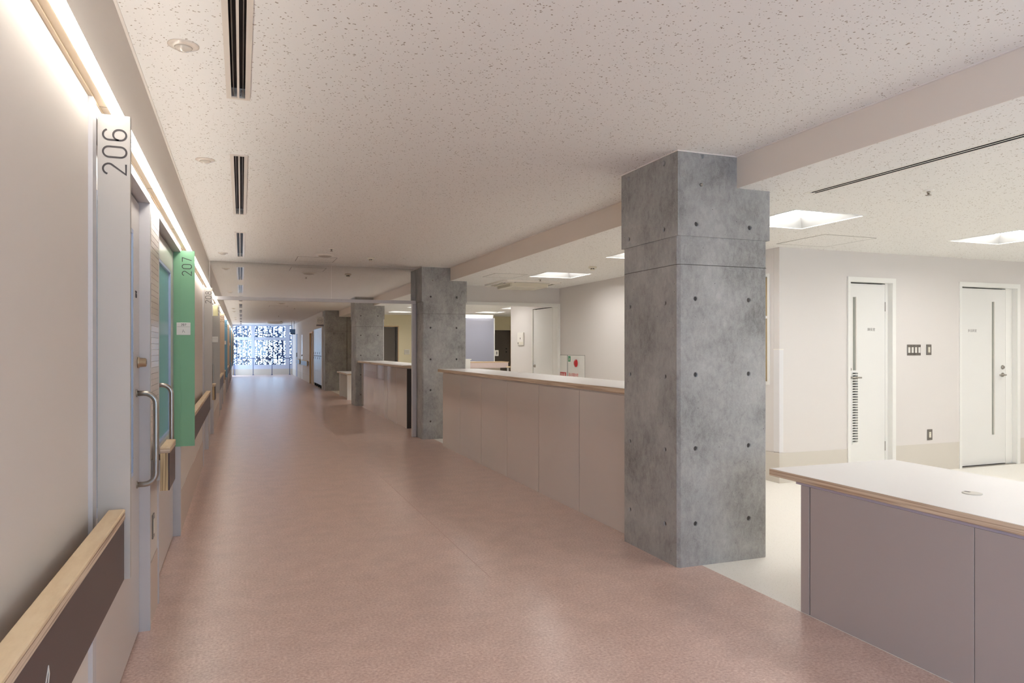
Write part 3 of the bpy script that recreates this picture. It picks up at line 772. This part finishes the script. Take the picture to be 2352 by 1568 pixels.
def light_panel(r, label):
    x0, x1, y0, y1 = r; i = 0.085; h = 0.075
    t = thing('recessed_light', label, 'light', ((x0+x1)/2, (y0+y1)/2, HR), 'square recessed lights of the nurse area')
    bm = bmesh.new()
    lo_ = [bm.verts.new(p) for p in ((x0, y0, HR+0.001), (x1, y0, HR+0.001), (x1, y1, HR+0.001), (x0, y1, HR+0.001))]
    hi_ = [bm.verts.new(p) for p in ((x0+i, y0+i, HR+h), (x1-i, y0+i, HR+h), (x1-i, y1-i, HR+h), (x0+i, y1-i, HR+h))]
    for q in range(4): bm.faces.new((lo_[q], hi_[q], hi_[(q+1) % 4], lo_[(q+1) % 4]))
    obj('reflector', bm, REFL, t)
    e = 0.012
    obj('frame', B((x0-e, x0, y0-e, y1+e, HR-0.004, HR), (x1, x1+e, y0-e, y1+e, HR-0.004, HR), (x0, x1, y0-e, y0, HR-0.004, HR), (x0, x1, y1, y1+e, HR-0.004, HR)), WHITEP, t)
    obj('diffuser', B((x0+i, x1-i, y0+i, y1-i, HR+h, HR+h+0.006)), PANEL, t)['label'] = 'glowing square diffuser'
la_lab = {2.54: 'square recessed light over the near desk', 4.84: 'square recessed light right of the near column', 7.12: 'square recessed light half hidden by the near column',
          9.40: 'square recessed light above the long counter room', 19.96: 'square recessed light seen above the far counter'}
RW = {-2.06: 'two rows behind the camera', 0.24: 'level with the camera', 2.54: 'just in front of the camera', 4.88: 'above the white doors', 13.2: 'first behind the opening header', 15.3: 'second behind the opening header', 17.5: 'third behind the opening header', 14.6: 'nearest of the rear room', 17.2: 'middle one of the rear room', 19.3: 'close to the blue-grey wall'}
CW = {3.80: 'inner row over the counters', 3.83: 'rear inner row', 6.25: 'middle row', 8.70: 'outermost row', 6.18: 'rear outer row'}
for r in lights_a: light_panel(r, la_lab.get(r[3]) or f'square recessed light, {CW[r[0]]}, {RW[r[3]]}')
for r in lights_b: light_panel(r, {(6.25, 4.88): 'square recessed light at the right edge above the white doors', (8.7, 4.88): 'square recessed light beyond the right edge of the photo'}.get((r[0], r[3]),
                                 f'square recessed light, {CW[r[0]]}, {RW[r[3]]}'))
t = thing('air_vent', 'long twin-slot air vent in the right ceiling, running out of the photo at top right', 'vent', (SLX0, 0.4, HR), None)
a, b = 0.39, SLY
obj('frame', B((SLX0, SLX0+0.018, a, b, HR-0.0015, HR), (SLX1-0.018, SLX1, a, b, HR-0.0015, HR), (SLX0+0.018, SLX1-0.018, b-0.02, b, HR-0.0015, HR), (SLX0+0.018, SLX1-0.018, a, a+0.02, HR-0.0015, HR),
               (3.488, 3.497, a+0.02, b-0.02, HR-0.0015, HR)), PLASTW, t)
obj('slot_lining', B((3.4885, 3.4965, a+0.02, b-0.02, HR+0.0001, HR+0.034)), BLACK, t)
obj('duct', B((SLX0+0.011, SLX1-0.011, a+0.012, b-0.014, HR+0.036, HR+0.039), (SLX0+0.011, SLX0+0.019, a+0.012, b-0.014, HR, HR+0.036), (SLX1-0.019, SLX1-0.011, a+0.012, b-0.014, HR, HR+0.036)), BLACK, t)
for x in (SLX0+0.027, SLX1-0.029): obj('vane', B((x, x+0.002, a+0.02, b-0.02, HR+0.012, HR+0.032)), BLACK, t)

def cassette(cx, cy_, label):
    t = thing('air_conditioner', label, 'air conditioner', (cx, cy_, HR), 'ceiling cassette air conditioners')
    h = 0.475; z = HR
    bm = bmesh.new(); r = 0.05
    prof = lambda e: [(cx-e+r, cy_-e), (cx+e-r, cy_-e), (cx+e, cy_-e+r), (cx+e, cy_+e-r), (cx+e-r, cy_+e), (cx-e+r, cy_+e), (cx-e, cy_+e-r), (cx-e, cy_-e+r)]
    prismz(bm, prof(h), z-0.028, z); obj('panel', bm, PLASTW, t)
    bm = bmesh.new(); prismz(bm, prof(h-0.12), z-0.080, z-0.028); bmesh.ops.bevel(bm, geom=[e for e in bm.edges if all(v.co.z < z-0.07 for v in e.verts)], offset=0.045, segments=4, affect='EDGES')
    g = obj('intake_grille', bm, PLASTC, t)
    bm = bmesh.new()
    for i in range(12): box(bm, cx-0.24, cx+0.24, cy_-0.24+i*0.043, cy_-0.24+i*0.043+0.002, z-0.0805, z-0.080)
    o = obj('grille_line', bm, SLOTFIN, g); o['kind'] = 'stuff'
    for dx, dy in ((1, 0), (-1, 0), (0, 1), (0, -1)):
        o1, o2 = h-0.105, h-0.045; L = 0.28
        if dx: bb = (cx+dx*o1, cx+dx*o2, cy_-L, cy_+L)
        else: bb = (cx-L, cx+L, cy_+dy*o1, cy_+dy*o2)
        ou = obj('outlet', B((*bb, z-0.0295, z-0.0275)), SLOT, t)
        q = 0.035
        if dx: fb = (cx+dx*(o1+q), cx+dx*(o2-0.004), cy_-L+0.01, cy_+L-0.01)
        else: fb = (cx-L+0.01, cx+L-0.01, cy_+dy*(o1+q), cy_+dy*(o2-0.004))
        obj('louvre', B((*fb, z-0.036, z-0.0295)), PLASTC, ou)
cassette(4.10, 10.42, 'cream four-way ceiling air conditioner above the long counter room')
cassette(6.75, 15.9, 'second ceiling air conditioner seen through the wide opening')

# ================================================================== smoke barrier and frame post
t = thing('smoke_barrier', 'reflective glass smoke barrier hanging across the corridor on a pale rail', 'screen', (1.0, 10.8, 2.03))
for x0, x1 in ((XL+0.004, 1.238), (1.242, 2.500)): obj('glass_pane', B((x0, x1, 10.80, 10.808, 2.078, HC)), MIRROR, t)
obj('bottom_rail', bev(B((XL+0.002, 2.500, 10.785, 10.825, 2.028, 2.078)), 0.003), STEELW, t)
obj('edge_trim', B((XL+0.0, XL+0.012, 10.79, 10.80, 2.08, HC)), CAULK, t)
obj('top_trim', B((XL+0.012, 2.50, 10.792, 10.80, HC-0.004, HC)), CAULK, t)
t = thing('frame_post', 'slim pale steel post against the second column, carrying the barrier rail', 'post', (2.48, 10.8, 0))
obj('post', bev(B((2.443, 2.496, 10.785, 10.86, 0.0, 2.027)), 0.002), STEELW, t)
obj('stop', bev(B((2.496, 2.511, 10.80, 10.84, 0.0, 2.027)), 0.001), STEELW, t)

# ================================================================== counters
def worktop(x0, x1, y0, y1, z0, z1, label, grommet=None):
    t = thing('worktop', label, 'worktop', ((x0+x1)/2, (y0+y1)/2, z0), 'white worktops with plywood edges')
    obj('plywood_board', bev(B((x0, x1, y0, y1, z0, z1-0.0015)), 0.0015), PLY, t)['label'] = 'layered plywood edge'
    obj('laminate', B((x0+0.003, x1-0.003, y0+0.003, y1-0.003, z1-0.0015, z1)), LAM, t)['label'] = 'matt white laminate surface'
    if grommet:
        gx, gy = grommet
        g = obj('cable_grommet', lathe(bmesh.new(), [(0.040, 0), (0.040, 0.003), (0.034, 0.0045)], (gx, gy, z1), 'z', 30), mat('grommet_plastic', (206, 202, 192), 0.4), t)
        obj('cable_slot', B((gx-0.006, gx+0.006, gy+0.010, gy+0.036, z1+0.0045, z1+0.005)), SLOT, g)
    return t
# near low desk
DY1 = 2.93
t = thing('reception_desk', 'low mauve-grey panelled desk at the right edge of the photo', 'desk', (3.05, 0, 0))
seams = [DY1-0.05-0.0, 1.98+0.2, 1.3, 0.42, -0.46]
Ya = 2.845
ys = [2.855, 1.995, 1.13, 0.27, -0.6]
obj('carcass', B((2.700, 3.24, -0.6, DY1-0.004, 0.0, 0.648)), DARKEND, t)
obj('corner_post', bev(B((2.690, 3.26, 2.872, DY1, 0.0, 0.648)), 0.001), MAUVE, t)
for a_, b_ in zip(ys[1:], ys): obj('front_panel', bev(B((2.690, 2.700, a_+0.003, b_+0.010 if b_ == ys[0] else b_, 0.0, 0.648)), 0.001), MAUVE, t)
obj('top_rail', B((2.695, 3.24, -0.6, 2.97, 0.648, 0.662)), mat('lilac_grey_rail', (176, 168, 182), 0.35), t)
worktop(2.683, 3.572, -0.7, 3.158, 0.662, 0.700, 'low white worktop with plywood edge and cable grommet, nearest on the right', (3.065, 2.285))
# long counter between first and second columns
def counter(ya, yb, panels, label, m, dark_end=False):
    t = thing('counter', label, 'counter', (2.9, ya, 0), 'corridor counters')
    obj('carcass', B((2.6155, 3.15, ya+0.004, yb-0.004, 0.0, 1.0)), BLACK, t)
    ps = panels
    for p, q in zip(ps, ps[1:]): obj('front_panel', bev(B((2.612, 2.615, p+0.003, q-0.003, 0.0, 1.006)), 0.0004), m, t)
    obj('end_panel', B((2.624, 3.17, yb-0.004, yb, 0.0, 1.006)), m, t)
    obj('end_panel', B((2.614, 3.17, ya, ya+0.004, 0.0, 1.006)), DARKEND if dark_end else m, t)
    obj('back_panel', B((3.15, 3.17, ya+0.004, yb-0.004, 0.0, 1.006)), m, t)
    obj('top_batten', B((2.618, 3.16, ya+0.004, yb-0.004, 1.006, 1.020)), m, t)
    return t
counter(4.475, 9.645, [4.475, 5.356, 6.22, 7.082, 7.945, 8.805, 9.645], 'long glossy mauve-grey counter between the near column and the second column', MAUVEG)
worktop(2.600, 3.20, 4.472, 9.87, 1.020, 1.060, 'long white worktop with plywood edge on the counter between the first two columns')
counter(11.955, 16.85, [11.955, 12.80, 13.65, 14.45, 15.25, 16.05, 16.85], 'far glossy grey counter between the frame post and the third column', MAUVEG, True)
worktop(2.555, 3.20, 12.05, 17.08, 1.020, 1.060, 'white worktop of the far counter beyond the frame post')
# small far desk
t = thing('side_desk', 'small white desk sticking out behind the third column', 'desk', (2.9, 20, 0))
obj('end_panel', B((2.60, 3.2, 19.15, 19.19, 0, 0.66)), WHITEP, t); obj('end_panel', B((2.60, 3.2, 20.7, 20.74, 0, 0.66)), WHITEP, t)
obj('modesty_panel', B((3.16, 3.2, 19.19, 20.7, 0.0, 0.66)), WHITEP, t)
worktop(2.56, 3.25, 18.8, 21.0, 0.66, 0.70, 'small worktop of the white desk behind the third column')

# ================================================================== right wall: doors and plates
def right_door(name, x0, x1, label, lx0, lx1, slit, slit_z, louvre, handle_x, hdir, txt):
    t = thing(name, label, 'door', ((x0+x1)/2, YW, 0), kind='structure')
    f = 0.035; zt = D1[2]; yf = YW-0.016; yl = YW+0.045
    obj('frame_jamb', B((x0-0.02, x0+0.014, yf, YW+0.10, 0, zt+0.025)), WHITEP, t)
    obj('frame_jamb', B((x1-0.032, x1+0.018, yf, YW+0.10, 0, zt+0.025)), WHITEP, t)
    obj('frame_head', B((x0+0.014, x1-0.032, yf, YW+0.10, zt-0.025, zt+0.025)), WHITEP, t)
    obj('door_stop', B((lx1+0.003, x1-0.032, YW+0.045, YW+0.09, 0, zt-0.025)), WHITEP, t)
    holes_ = [(slit[0], slit[1], slit_z[0], slit_z[1])]
    if louvre: holes_.append((slit[0]-0.002, slit[1]+0.008, louvre[0], louvre[1]))
    lf = obj('leaf', grid_slab(lx0, lx1, 0.012, 2.038, holes_, lambda p, q, r, s: (p, q, yl, yl+0.038, r, s)), WHITED, t)
    obj('threshold', B((x0, x1, YW-0.002, YW+0.1, 0.0, 0.006)), CHROME, t)
    obj('slit_glass', B((slit[0], slit[1], yl+0.016, yl+0.022, slit_z[0], slit_z[1])), GREYGL, lf)
    obj('slit_bead', B((slit[1]-0.012, slit[1], yl+0.001, yl+0.016, slit_z[0], slit_z[1]), (slit[0], slit[0]+0.006, yl+0.001, yl+0.016, slit_z[0], slit_z[1])), PLASTW, lf)
    if louvre:
        n = 27; st = (louvre[1]-louvre[0])/n
        obj('louvre_frame', B((slit[0]-0.010, slit[0]-0.002, yl-0.004, yl+0.001, louvre[0]-0.01, louvre[1]), (slit[1]+0.008, slit[1]+0.016, yl-0.004, yl+0.001, louvre[0]-0.01, louvre[1]), (slit[0]-0.002, slit[1]+0.008, yl-0.004, yl+0.001, louvre[0]-0.012, louvre[0])), WHITEP, lf)
        obj('louvre_back', B((slit[0]-0.002, slit[1]+0.008, yl+0.030, yl+0.034, louvre[0], louvre[1])), mat('louvre_shadow', (84, 80, 74), 0.8), lf)
        s0 = None
        for i in range(n):
            z = louvre[0]+i*st
            if s0 is None:
                bm = bmesh.new(); v = []
                x0_, x1_ = slit[0]-0.002, slit[1]+0.008
                for x in (x0_, x1_):
                    v.append([bm.verts.new(p) for p in ((x, yl-0.003, z+0.001), (x, yl+0.022, z+st*0.50), (x, yl+0.022, z+st*0.50+0.003), (x, yl-0.003, z+st*0.42))])
                for q in range(4): bm.faces.new((v[0][q], v[0][(q+1) % 4], v[1][(q+1) % 4], v[1][q]))
                bm.faces.new(v[0][::-1]); bm.faces.new(v[1]); bmesh.ops.recalc_face_normals(bm, faces=bm.faces[:])
                s0 = obj('slat', bm, WHITEP, lf)
            else:
                s = s0.copy(); C.objects.link(s); s.location = s0.location + Vector((0, 0, i*st))
    hz = 1.043
    h = obj('lever_handle', tube([(handle_x, yl, hz), (handle_x, yl-0.045, hz), (handle_x+hdir*0.012, yl-0.053, hz), (handle_x+hdir*0.115, yl-0.053, hz)], 0.0085, 10), CHROME, t)
    obj('rose', disc(0.024, (handle_x, yl, hz), -0.008, 0.0, 'y', 20), CHROME, h)
    obj('lock_cylinder', lathe(bmesh.new(), [(0.024, 0), (0.024, -0.008), (0.017, -0.014), (0.015, -0.020)], (handle_x, yl, hz+0.088), 'y', 20), CHROME, t)
    obj('hinge', B((lx1-0.002 if hdir > 0 else lx0-0.004, lx1+0.004 if hdir > 0 else lx0+0.002, yl-0.006, yl, 1.75, 1.85), (lx1-0.002 if hdir > 0 else lx0-0.004, lx1+0.004 if hdir > 0 else lx0+0.002, yl-0.006, yl, 0.25, 0.35)), CHROME, t)
    obj('lettering', words(txt, 0.036, on_y(slit[1]+0.145 if louvre else lx0+0.165, 1.540, yl)), INKG, t)
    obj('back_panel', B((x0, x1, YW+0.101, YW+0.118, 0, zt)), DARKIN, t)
right_door(f'door_{door_n}', D1[0], D1[1], 'narrow white door with slit window above a louvre panel, left of the light switches', 5.965, 6.500,
           (6.045, 6.108), (1.118, 1.895), (0.345, 1.092), 6.000, 1, '師長室')
right_door(f'door_{door_n+1}', D2[0], D2[1], 'white door with one very tall slit window and lever handle at the right edge', 7.592, 8.375,
           (8.145, 8.205), (0.350, 1.892), None, 8.325, -1, '多目的室')

def plate(x0, x1, z0, z1, n, label, cat='switch', name='light_switch'):
    t = thing(name, label, cat, ((x0+x1)/2, YW, (z0+z1)/2))
    obj('plate', bev(B((x0, x1, YW-0.007, YW, z0, z1)), 0.0025), PLATE, t)
    w_ = 0.030; h = (z1-z0)*0.52; zc = (z0+z1)/2
    for i in range(n):
        cx = x0 + (x1-x0)*(i+0.5)/n if n > 1 else (x0+x1)/2
        k = obj('rocker' if cat == 'switch' else 'socket', bev(B((cx-w_/2, cx+w_/2, YW-0.010, YW-0.007, zc-h/2, zc+h/2)), 0.001), PLASTC if n == 1 else PLASTW, t)
        for q in range(3 if cat == 'switch' else 2):
            zz = zc - h/2 + h*(q+0.5)/(3 if cat == 'switch' else 2)
            obj('slot', B((cx-0.010, cx+0.006, YW-0.0106, YW-0.010, zz-0.001, zz+0.001)), SLOT, k)
        for zz in (z0+0.012, z1-0.012): obj('screw', disc(0.003, (cx, YW-0.007, zz), -0.001, 0.0, 'y', 8), CHROME, t)
plate(6.768, 6.968, 1.274, 1.392, 4, 'wide grey steel plate with four white rocker switches between the doors')
plate(7.052, 7.128, 1.278, 1.394, 1, 'small grey steel plate with one switch, right of the wide four-switch plate')
plate(7.066, 7.142, 0.341, 0.459, 1, 'grey steel outlet plate low on the wall between the two white doors', 'outlet', 'wall_outlet')

# corner guard
t = thing('corner_guard', 'white corner guard on the wall edge left of the louvred door', 'guard', (XR, YW, 0.31))
obj('guard', B((XR-0.006, XR+0.045, YW-0.006, YW, 0.31, 1.335), (XR-0.006, XR, YW, YW+0.075, 0.31, 1.335)), mat('guard_vinyl', (224, 222, 222), 0.4), t)
obj('end_cap', B((XR-0.008, XR+0.047, YW-0.008, YW, 1.335, 1.346), (XR-0.008, XR, YW, YW+0.077, 1.335, 1.346)), PLASTW, t)
struct('trim_6', B((XR-0.0035, XR-0.0005, YW+0.076, YW+0.079, 0.30, HR)), WHITEW, 'faint edge line at the corner by the white guard', 'trim')

# side window
t = thing('window_2', 'white framed window with tan blind beside the near column', 'window', (XR, 6.7, 1.0), kind='structure')
a, b, z0, z1 = W2
obj('frame', B((XR-0.012, XR+0.10, a-0.03, a, z0-0.03, z1+0.03), (XR-0.012, XR+0.10, b, b+0.03, z0-0.03, z1+0.03), (XR-0.012, XR+0.10, a, b, z0-0.03, z0), (XR-0.012, XR+0.10, a, b, z1, z1+0.03)), WHITEP, t)
obj('pane', B((XR+0.045, XR+0.052, a, b, z0, z1)), TANGL, t)
obj('glazing_bar', B((XR+0.02, XR+0.044, a, b, 1.66, 1.685)), WHITEP, t)

# hydrant cabinet in the partition
t = thing('hydrant_cabinet', 'white fire hydrant cabinet flush in the wall, with red lamp and red lettering', 'cabinet', (XR, 10.6, 0.3))
xs_ = XR-0.006
obj('surround', B((XR-0.003, XR-0.0011, 10.13, 11.09, 0.32, 1.245)), mat('seam_grey', (150, 148, 144), 0.5), t)
d1_ = obj('door', B((xs_, XR-0.003, 10.785, 11.083, 0.33, 1.237)), WHITEP, t)
d2_ = obj('door', B((xs_, XR-0.003, 10.14, 10.762, 0.33, 1.237)), WHITEP, t)
obj('divider', B((XR-0.0045, XR-0.003, 10.764, 10.783, 0.33, 1.24)), mat('dark_gap', (60, 90, 84), 0.5), t)
obj('red_label', B((xs_-0.001, xs_, 10.825, 11.06, 0.875, 0.955)), REDP, d1_)
obj('label_lettering', words('消火器', 0.066, on_x(11.052, 0.888, xs_-0.001)), PLASTW, d1_)
obj('green_label', B((xs_-0.001, xs_, 10.655, 10.745, 1.135, 1.225)), GREENP, d2_)
bm = bmesh.new(); ribbon(bm, [(10.715, 1.21), (10.70, 1.18), (10.685, 1.15)], 0.008, lambda u, v, m_: (xs_-0.001-m_, u, v)); ribbon(bm, [(10.72, 1.18), (10.68, 1.185)], 0.007, lambda u, v, m_: (xs_-0.001-m_, u, v)); ribbon(bm, [(10.70, 1.18), (10.725, 1.152)], 0.007, lambda u, v, m_: (xs_-0.001-m_, u, v))
obj('label_pictogram', bm, PLASTW, d2_)
lp = obj('red_lamp', lathe(bmesh.new(), [(0.062, 0), (0.062, -0.010), (0.045, -0.022), (0.02, -0.028)], (xs_, 10.445, 1.112), 'x', 28), REDL, d2_)
obj('lettering', words('消火用散水栓', 0.062, on_x(10.735, 0.90, xs_)), REDP, d2_)

# door beyond the opening, in the same wall
t = thing(f'door_{door_n+2}', 'plain white door with small round lock, seen through the wide opening', 'door', (XR, 11.84, 0), kind='structure')
obj('frame', B((XR-0.006, XR+0.1, HD[0], HD[0]+0.02, 0, 2.075), (XR-0.006, XR+0.1, HD[1]-0.02, HD[1], 0, 2.075)), WHITEP, t)
obj('leaf', B((XR+0.012, XR+0.05, HD[0]+0.024, HD[1]-0.024, 0.01, 2.06)), WHITED, t)
obj('shadow_gap', B((XR+0.052, XR+0.056, HD[0]+0.02, HD[1]-0.02, 0, 2.075)), BLACK, t)
obj('lock_knob', lathe(bmesh.new(), [(0.028, 0), (0.028, -0.01), (0.02, -0.03)], (XR+0.012, 12.21, 1.03), 'x', 18), CHROME, t)
t = thing('control_panel', 'small white wall control panel beside the door seen through the opening', 'panel', (XR, 12.87, 1.53))
obj('case', bev(B((XR-0.022, XR, 12.72, 13.03, 1.41, 1.655)), 0.004), PLASTW, t)
obj('upper_cover', bev(B((XR-0.026, XR-0.022, 12.735, 13.015, 1.485, 1.625)), 0.001), PLASTW, t)
obj('window', B((XR-0.0275, XR-0.026, 12.86, 12.885, 1.525, 1.560)), SLOT, t)
obj('lower_flap', bev(B((XR-0.026, XR-0.022, 12.735, 13.015, 1.425, 1.475)), 0.001), PLASTC, t)
obj('keys', B((XR-0.0275, XR-0.026, 12.96, 13.0, 1.432, 1.468)), INKG, t)
struct('wall_partition_end', B((XR+0.12, 5.9, 13.35, 13.45, 0, HR)), WHITEW, 'white end wall of the partition seen through the opening', 'wall')

# rear rooms through the openings -------------------------------------
t = thing('wall_blue_grey', 'blue-grey feature wall washed by a light slot, seen over the second counter end', 'wall', (6.2, 20, 0), kind='structure')
obj('panel', B((5.2, 6.95, 19.95, 20.1, 0, 2.24)), BLUEG, t)
obj('edge_trim', B((6.95, 6.975, 19.93, 20.1, 0, 2.24)), WHITEP, t)
obj('light_slot', B((5.2, 6.92, 19.99, 20.08, 2.242, 2.262)), COVE, t)
obj('slot_lip', B((5.2, 6.95, 20.0, 20.1, 2.262, HR)), WHITEW, t)
t = thing('cove_light', 'bright linear light washing the top of the blue-grey wall', 'light', (6.0, 19.85, 2.33))
obj('channel', B((5.2, 6.92, 19.80, 19.84, 2.325, HR)), WHITEP, t)
obj('tube', B((5.2, 6.92, 19.845, 19.875, 2.335, 2.36)), COVE, t)
t = thing('rear_counter', 'pinkish counter front with wood top edge below the blue-grey wall', 'counter', (6.6, 18.8, 0))
obj('front_panel', B((5.6, 6.90, 18.6, 18.64, 0.82, 0.965)), mat('pinkish_laminate', (222, 204, 200), 0.4), t)
obj('lower_panel', B((5.6, 6.72, 18.75, 18.79, 0.0, 0.82)), mat('pale_laminate', (214, 204, 190), 0.4), t)
obj('top_board', B((5.6, 6.92, 18.59, 19.2, 0.965, 0.985)), WOODFR, t)
t = thing('low_partition', 'low white partition with flat cap behind the long worktop', 'partition', (4.2, 14, 0))
obj('board', B((4.0, 4.37, 14.0, 14.06, 0, 1.115)), WHITEP, t); obj('cap', B((3.98, 4.39, 13.99, 14.07, 1.115, 1.135)), WHITEP, t)
t = thing('side_table', 'small pale wood table edge beside the dark doorway in the rear room', 'table', (6.6, 16.4, 0))
obj('top', B((6.07, 6.9, 16.0, 16.5, 0.885, 0.915)), PLYTOP, t)
for x, y in ((6.10, 16.04), (6.86, 16.04), (6.10, 16.45), (6.86, 16.45)): obj('leg', B((x-0.02, x+0.02, y-0.02, y+0.02, 0, 0.885)), STEELW, t)
t = thing(f'door_{door_n+3}', 'dark brown doorway in the yellow rear wall above the far counter', 'door', (4.1, 21.5, 0), kind='structure')
obj('leaf', B((3.86, 4.36, 21.56, 21.59, 0, 1.98)), DARKDOOR, t); obj('jamb', B((4.36, 4.42, 21.49, 21.6, 0, 2.0)), mat('dark_jamb', (60, 54, 50), 0.5), t)
obj('architrave', B((4.42, 4.45, 21.485, 21.5, 0, 2.03), (3.86, 4.42, 21.485, 21.5, 2.0, 2.03)), WOODFR, t)
t = thing(f'door_{door_n+4}', 'dark brown recessed door with two small pulls in the rear room', 'door', (7.5, 21.5, 0), kind='structure')
obj('leaf', B((7.0, 8.06, 21.56, 21.59, 0, 1.93)), DARKDOOR, t); obj('jamb', B((8.06, 8.12, 21.49, 21.6, 0, 1.93)), WOODFR, t)
obj('pull', disc(0.02, (7.93, 21.56, 1.34), -0.02, 0, 'y', 10), BLACK, t); obj('pull', disc(0.02, (7.93, 21.56, 1.24), -0.02, 0, 'y', 10), BLACK, t)
t = thing('wall_box', 'small white wall box right of the dark doorway above the far counter', 'box', (4.72, 21.5, 1.3))
obj('case', bev(B((4.62, 4.78, 21.47, 21.5, 1.17, 1.32)), 0.004), PLASTW, t); obj('cover', B((4.64, 4.76, 21.466, 21.47, 1.19, 1.30)), mat('grey_cover', (206, 200, 186), 0.4), t)
t = thing('wall_phone', 'small white wall unit beside the recessed dark door in the rear room', 'box', (7.02, 20.02, 1.3))
obj('case', B((6.98, 7.10, 19.96, 20.0, 1.13, 1.30)), PLASTW, t); obj('mount', B((6.975, 7.0, 20.0, 20.1, 1.13, 1.30)), PLASTW, t); obj('handset', B((7.03, 7.06, 19.95, 19.96, 1.17, 1.26)), INKG, t)

# ================================================================== far right: lockers, doors, rails, signs
t = thing('locker_bank', 'pale blue-grey steel locker doors in two tiers beside the far concrete column', 'locker', (XF, 26, 0))
obj('carcass', B((XF+0.02, XF+0.17, 24.56, 27.34, 0.10, 2.045)), BLACK, t)
for i in range(4):
    a = 24.56+i*0.695
    for z0, z1 in ((0.12, 1.08), (1.10, 2.045)):
        d = obj('door', bev(B((XF+0.004, XF+0.02, a+0.006, a+0.689, z0, z1)), 0.002), LOCK, t)
        obj('pull', B((XF-0.004, XF+0.004, a+0.61, a+0.64, 1.15 if z0 > 1 else 0.98, 1.22 if z0 > 1 else 1.05)), NAVY, d)
    obj('foot', B((XF+0.03, XF+0.10, a+0.03, a+0.10, 0, 0.10)), BLACK, t); obj('foot', B((XF+0.03, XF+0.10, a+0.55, a+0.62, 0, 0.10)), BLACK, t)
t = thing(f'door_{door_n+5}', 'wood framed sliding door on the far right wall past the lockers', 'door', (XF, 28.1, 0), kind='structure')
obj('frame', B((XF-0.03, XF+0.1, 27.45, 27.55, 0, 1.98), (XF-0.03, XF+0.1, 28.68, 28.78, 0, 1.98), (XF-0.03, XF+0.1, 27.55, 28.68, 1.93, 1.98)), WOODFR, t)
obj('leaf', B((XF+0.04, XF+0.07, 27.55, 28.68, 0.01, 1.93)), LEAF, t); obj('pull', B((XF+0.02, XF+0.04, 27.65, 27.70, 0.9, 1.2)), CHROME, t)
t = thing(f'door_{door_n+6}', 'narrow white door on the far right wall between two handrails', 'door', (XF, 32.7, 0), kind='structure')
obj('leaf', B((XF-0.005, XF+0.03, 32.42, 32.93, 0.01, 1.94)), WHITED, t); obj('knob', disc(0.03, (XF-0.005, 32.5, 1.05), -0.04, 0, 'x', 12), CHROME, t)
t = thing(f'door_{door_n+7}', 'grey door at the far right end beside the window', 'door', (XF, 36, 0), kind='structure')
obj('leaf', B((XF-0.01, XF+0.03, 35.47, 36.38, 0.01, 2.04)), mat('grey_far_door', (150, 156, 176), 0.5), t); obj('pull', B((XF-0.05, XF-0.01, 35.6, 35.64, 0.95, 1.15)), CHROME, t)
handrail(29.2, 32.2, 'handrail on the far right wall just past the wood framed door', side=-1, x=XF)
handrail(33.1, 35.2, 'farthest handrail on the right wall near the end window', side=-1, x=XF)
t = thing('flag_sign', 'white projecting flag sign with three figures in a hexagon by the far concrete column', 'sign', (2.4, 23.9, 2.1))
obj('board', bev(B((2.27, 2.50, 23.90, 23.94, 2.13, 2.38)), 0.003), PLASTW, t)
obj('lower_bar', B((2.27, 2.50, 23.90, 23.94, 2.07, 2.12)), mat('grey_bar', (130, 128, 132), 0.5), t)
obj('arm', B((2.44, 2.513, 23.905, 23.935, 2.12, 2.13)), STEELW, t)
bm = bmesh.new(); hexp = [(2.385+0.085*math.cos(math.radians(a+22.5)), 2.255+0.085*math.sin(math.radians(a+22.5))) for a in range(0, 361, 45)]
ribbon(bm, hexp, 0.006, lambda u, v, m_: (u, 23.90-m_, v)); obj('octagon_outline', bm, INKG, t)
for q in (-0.045, 0, 0.045):
    g = bmesh.new(); ribbon(g, arc(2.385+q, 2.275, 0.014, 0, 360, 10), 0.006, lambda u, v, m_: (u, 23.90-m_, v)); ribbon(g, [(2.385+q-0.016, 2.215), (2.385+q-0.012, 2.248), (2.385+q+0.012, 2.248), (2.385+q+0.016, 2.215)], 0.006, lambda u, v, m_: (u, 23.90-m_, v))
    obj('figure', g, INKG, t)
t = thing('hanging_sign', 'small blue hanging sign before the end window', 'sign', (2.15, 33, 2.0))
obj('board', B((2.02, 2.23, 33.0, 33.04, 2.0, 2.20)), mat('blue_sign', (104, 150, 205), 0.5), t); obj('bar', B((2.02, 2.23, 33.0, 33.04, 1.97, 2.0)), SLOT, t)
obj('hanger', B((2.06, 2.08, 33.01, 33.03, 2.20, HC), (2.17, 2.19, 33.01, 33.03, 2.20, HC)), STEELW, t)
t = thing('window_rail', 'dark blue steel handrail on slim posts in front of the end window', 'railing', (1.0, YF-0.35, 0))
obj('rail', tube([(XL+0.02, YF-0.35, 0.85), (XF-0.02, YF-0.35, 0.85)], 0.02, 10), NAVY, t)
for x in (-0.30, 0.57, 1.47, 2.34):
    p = obj('post', tube([(x, YF-0.35, 0.0), (x, YF-0.35, 0.83)], 0.016, 10), NAVY, t)
    obj('base', lathe(bmesh.new(), [(0.05, 0), (0.05, 0.012), (0.03, 0.03)], (x, YF-0.35, 0), 'z', 16), NAVY, p)
# children of louvre / slat copies need their parents re-read
bpy.context.view_layer.update()
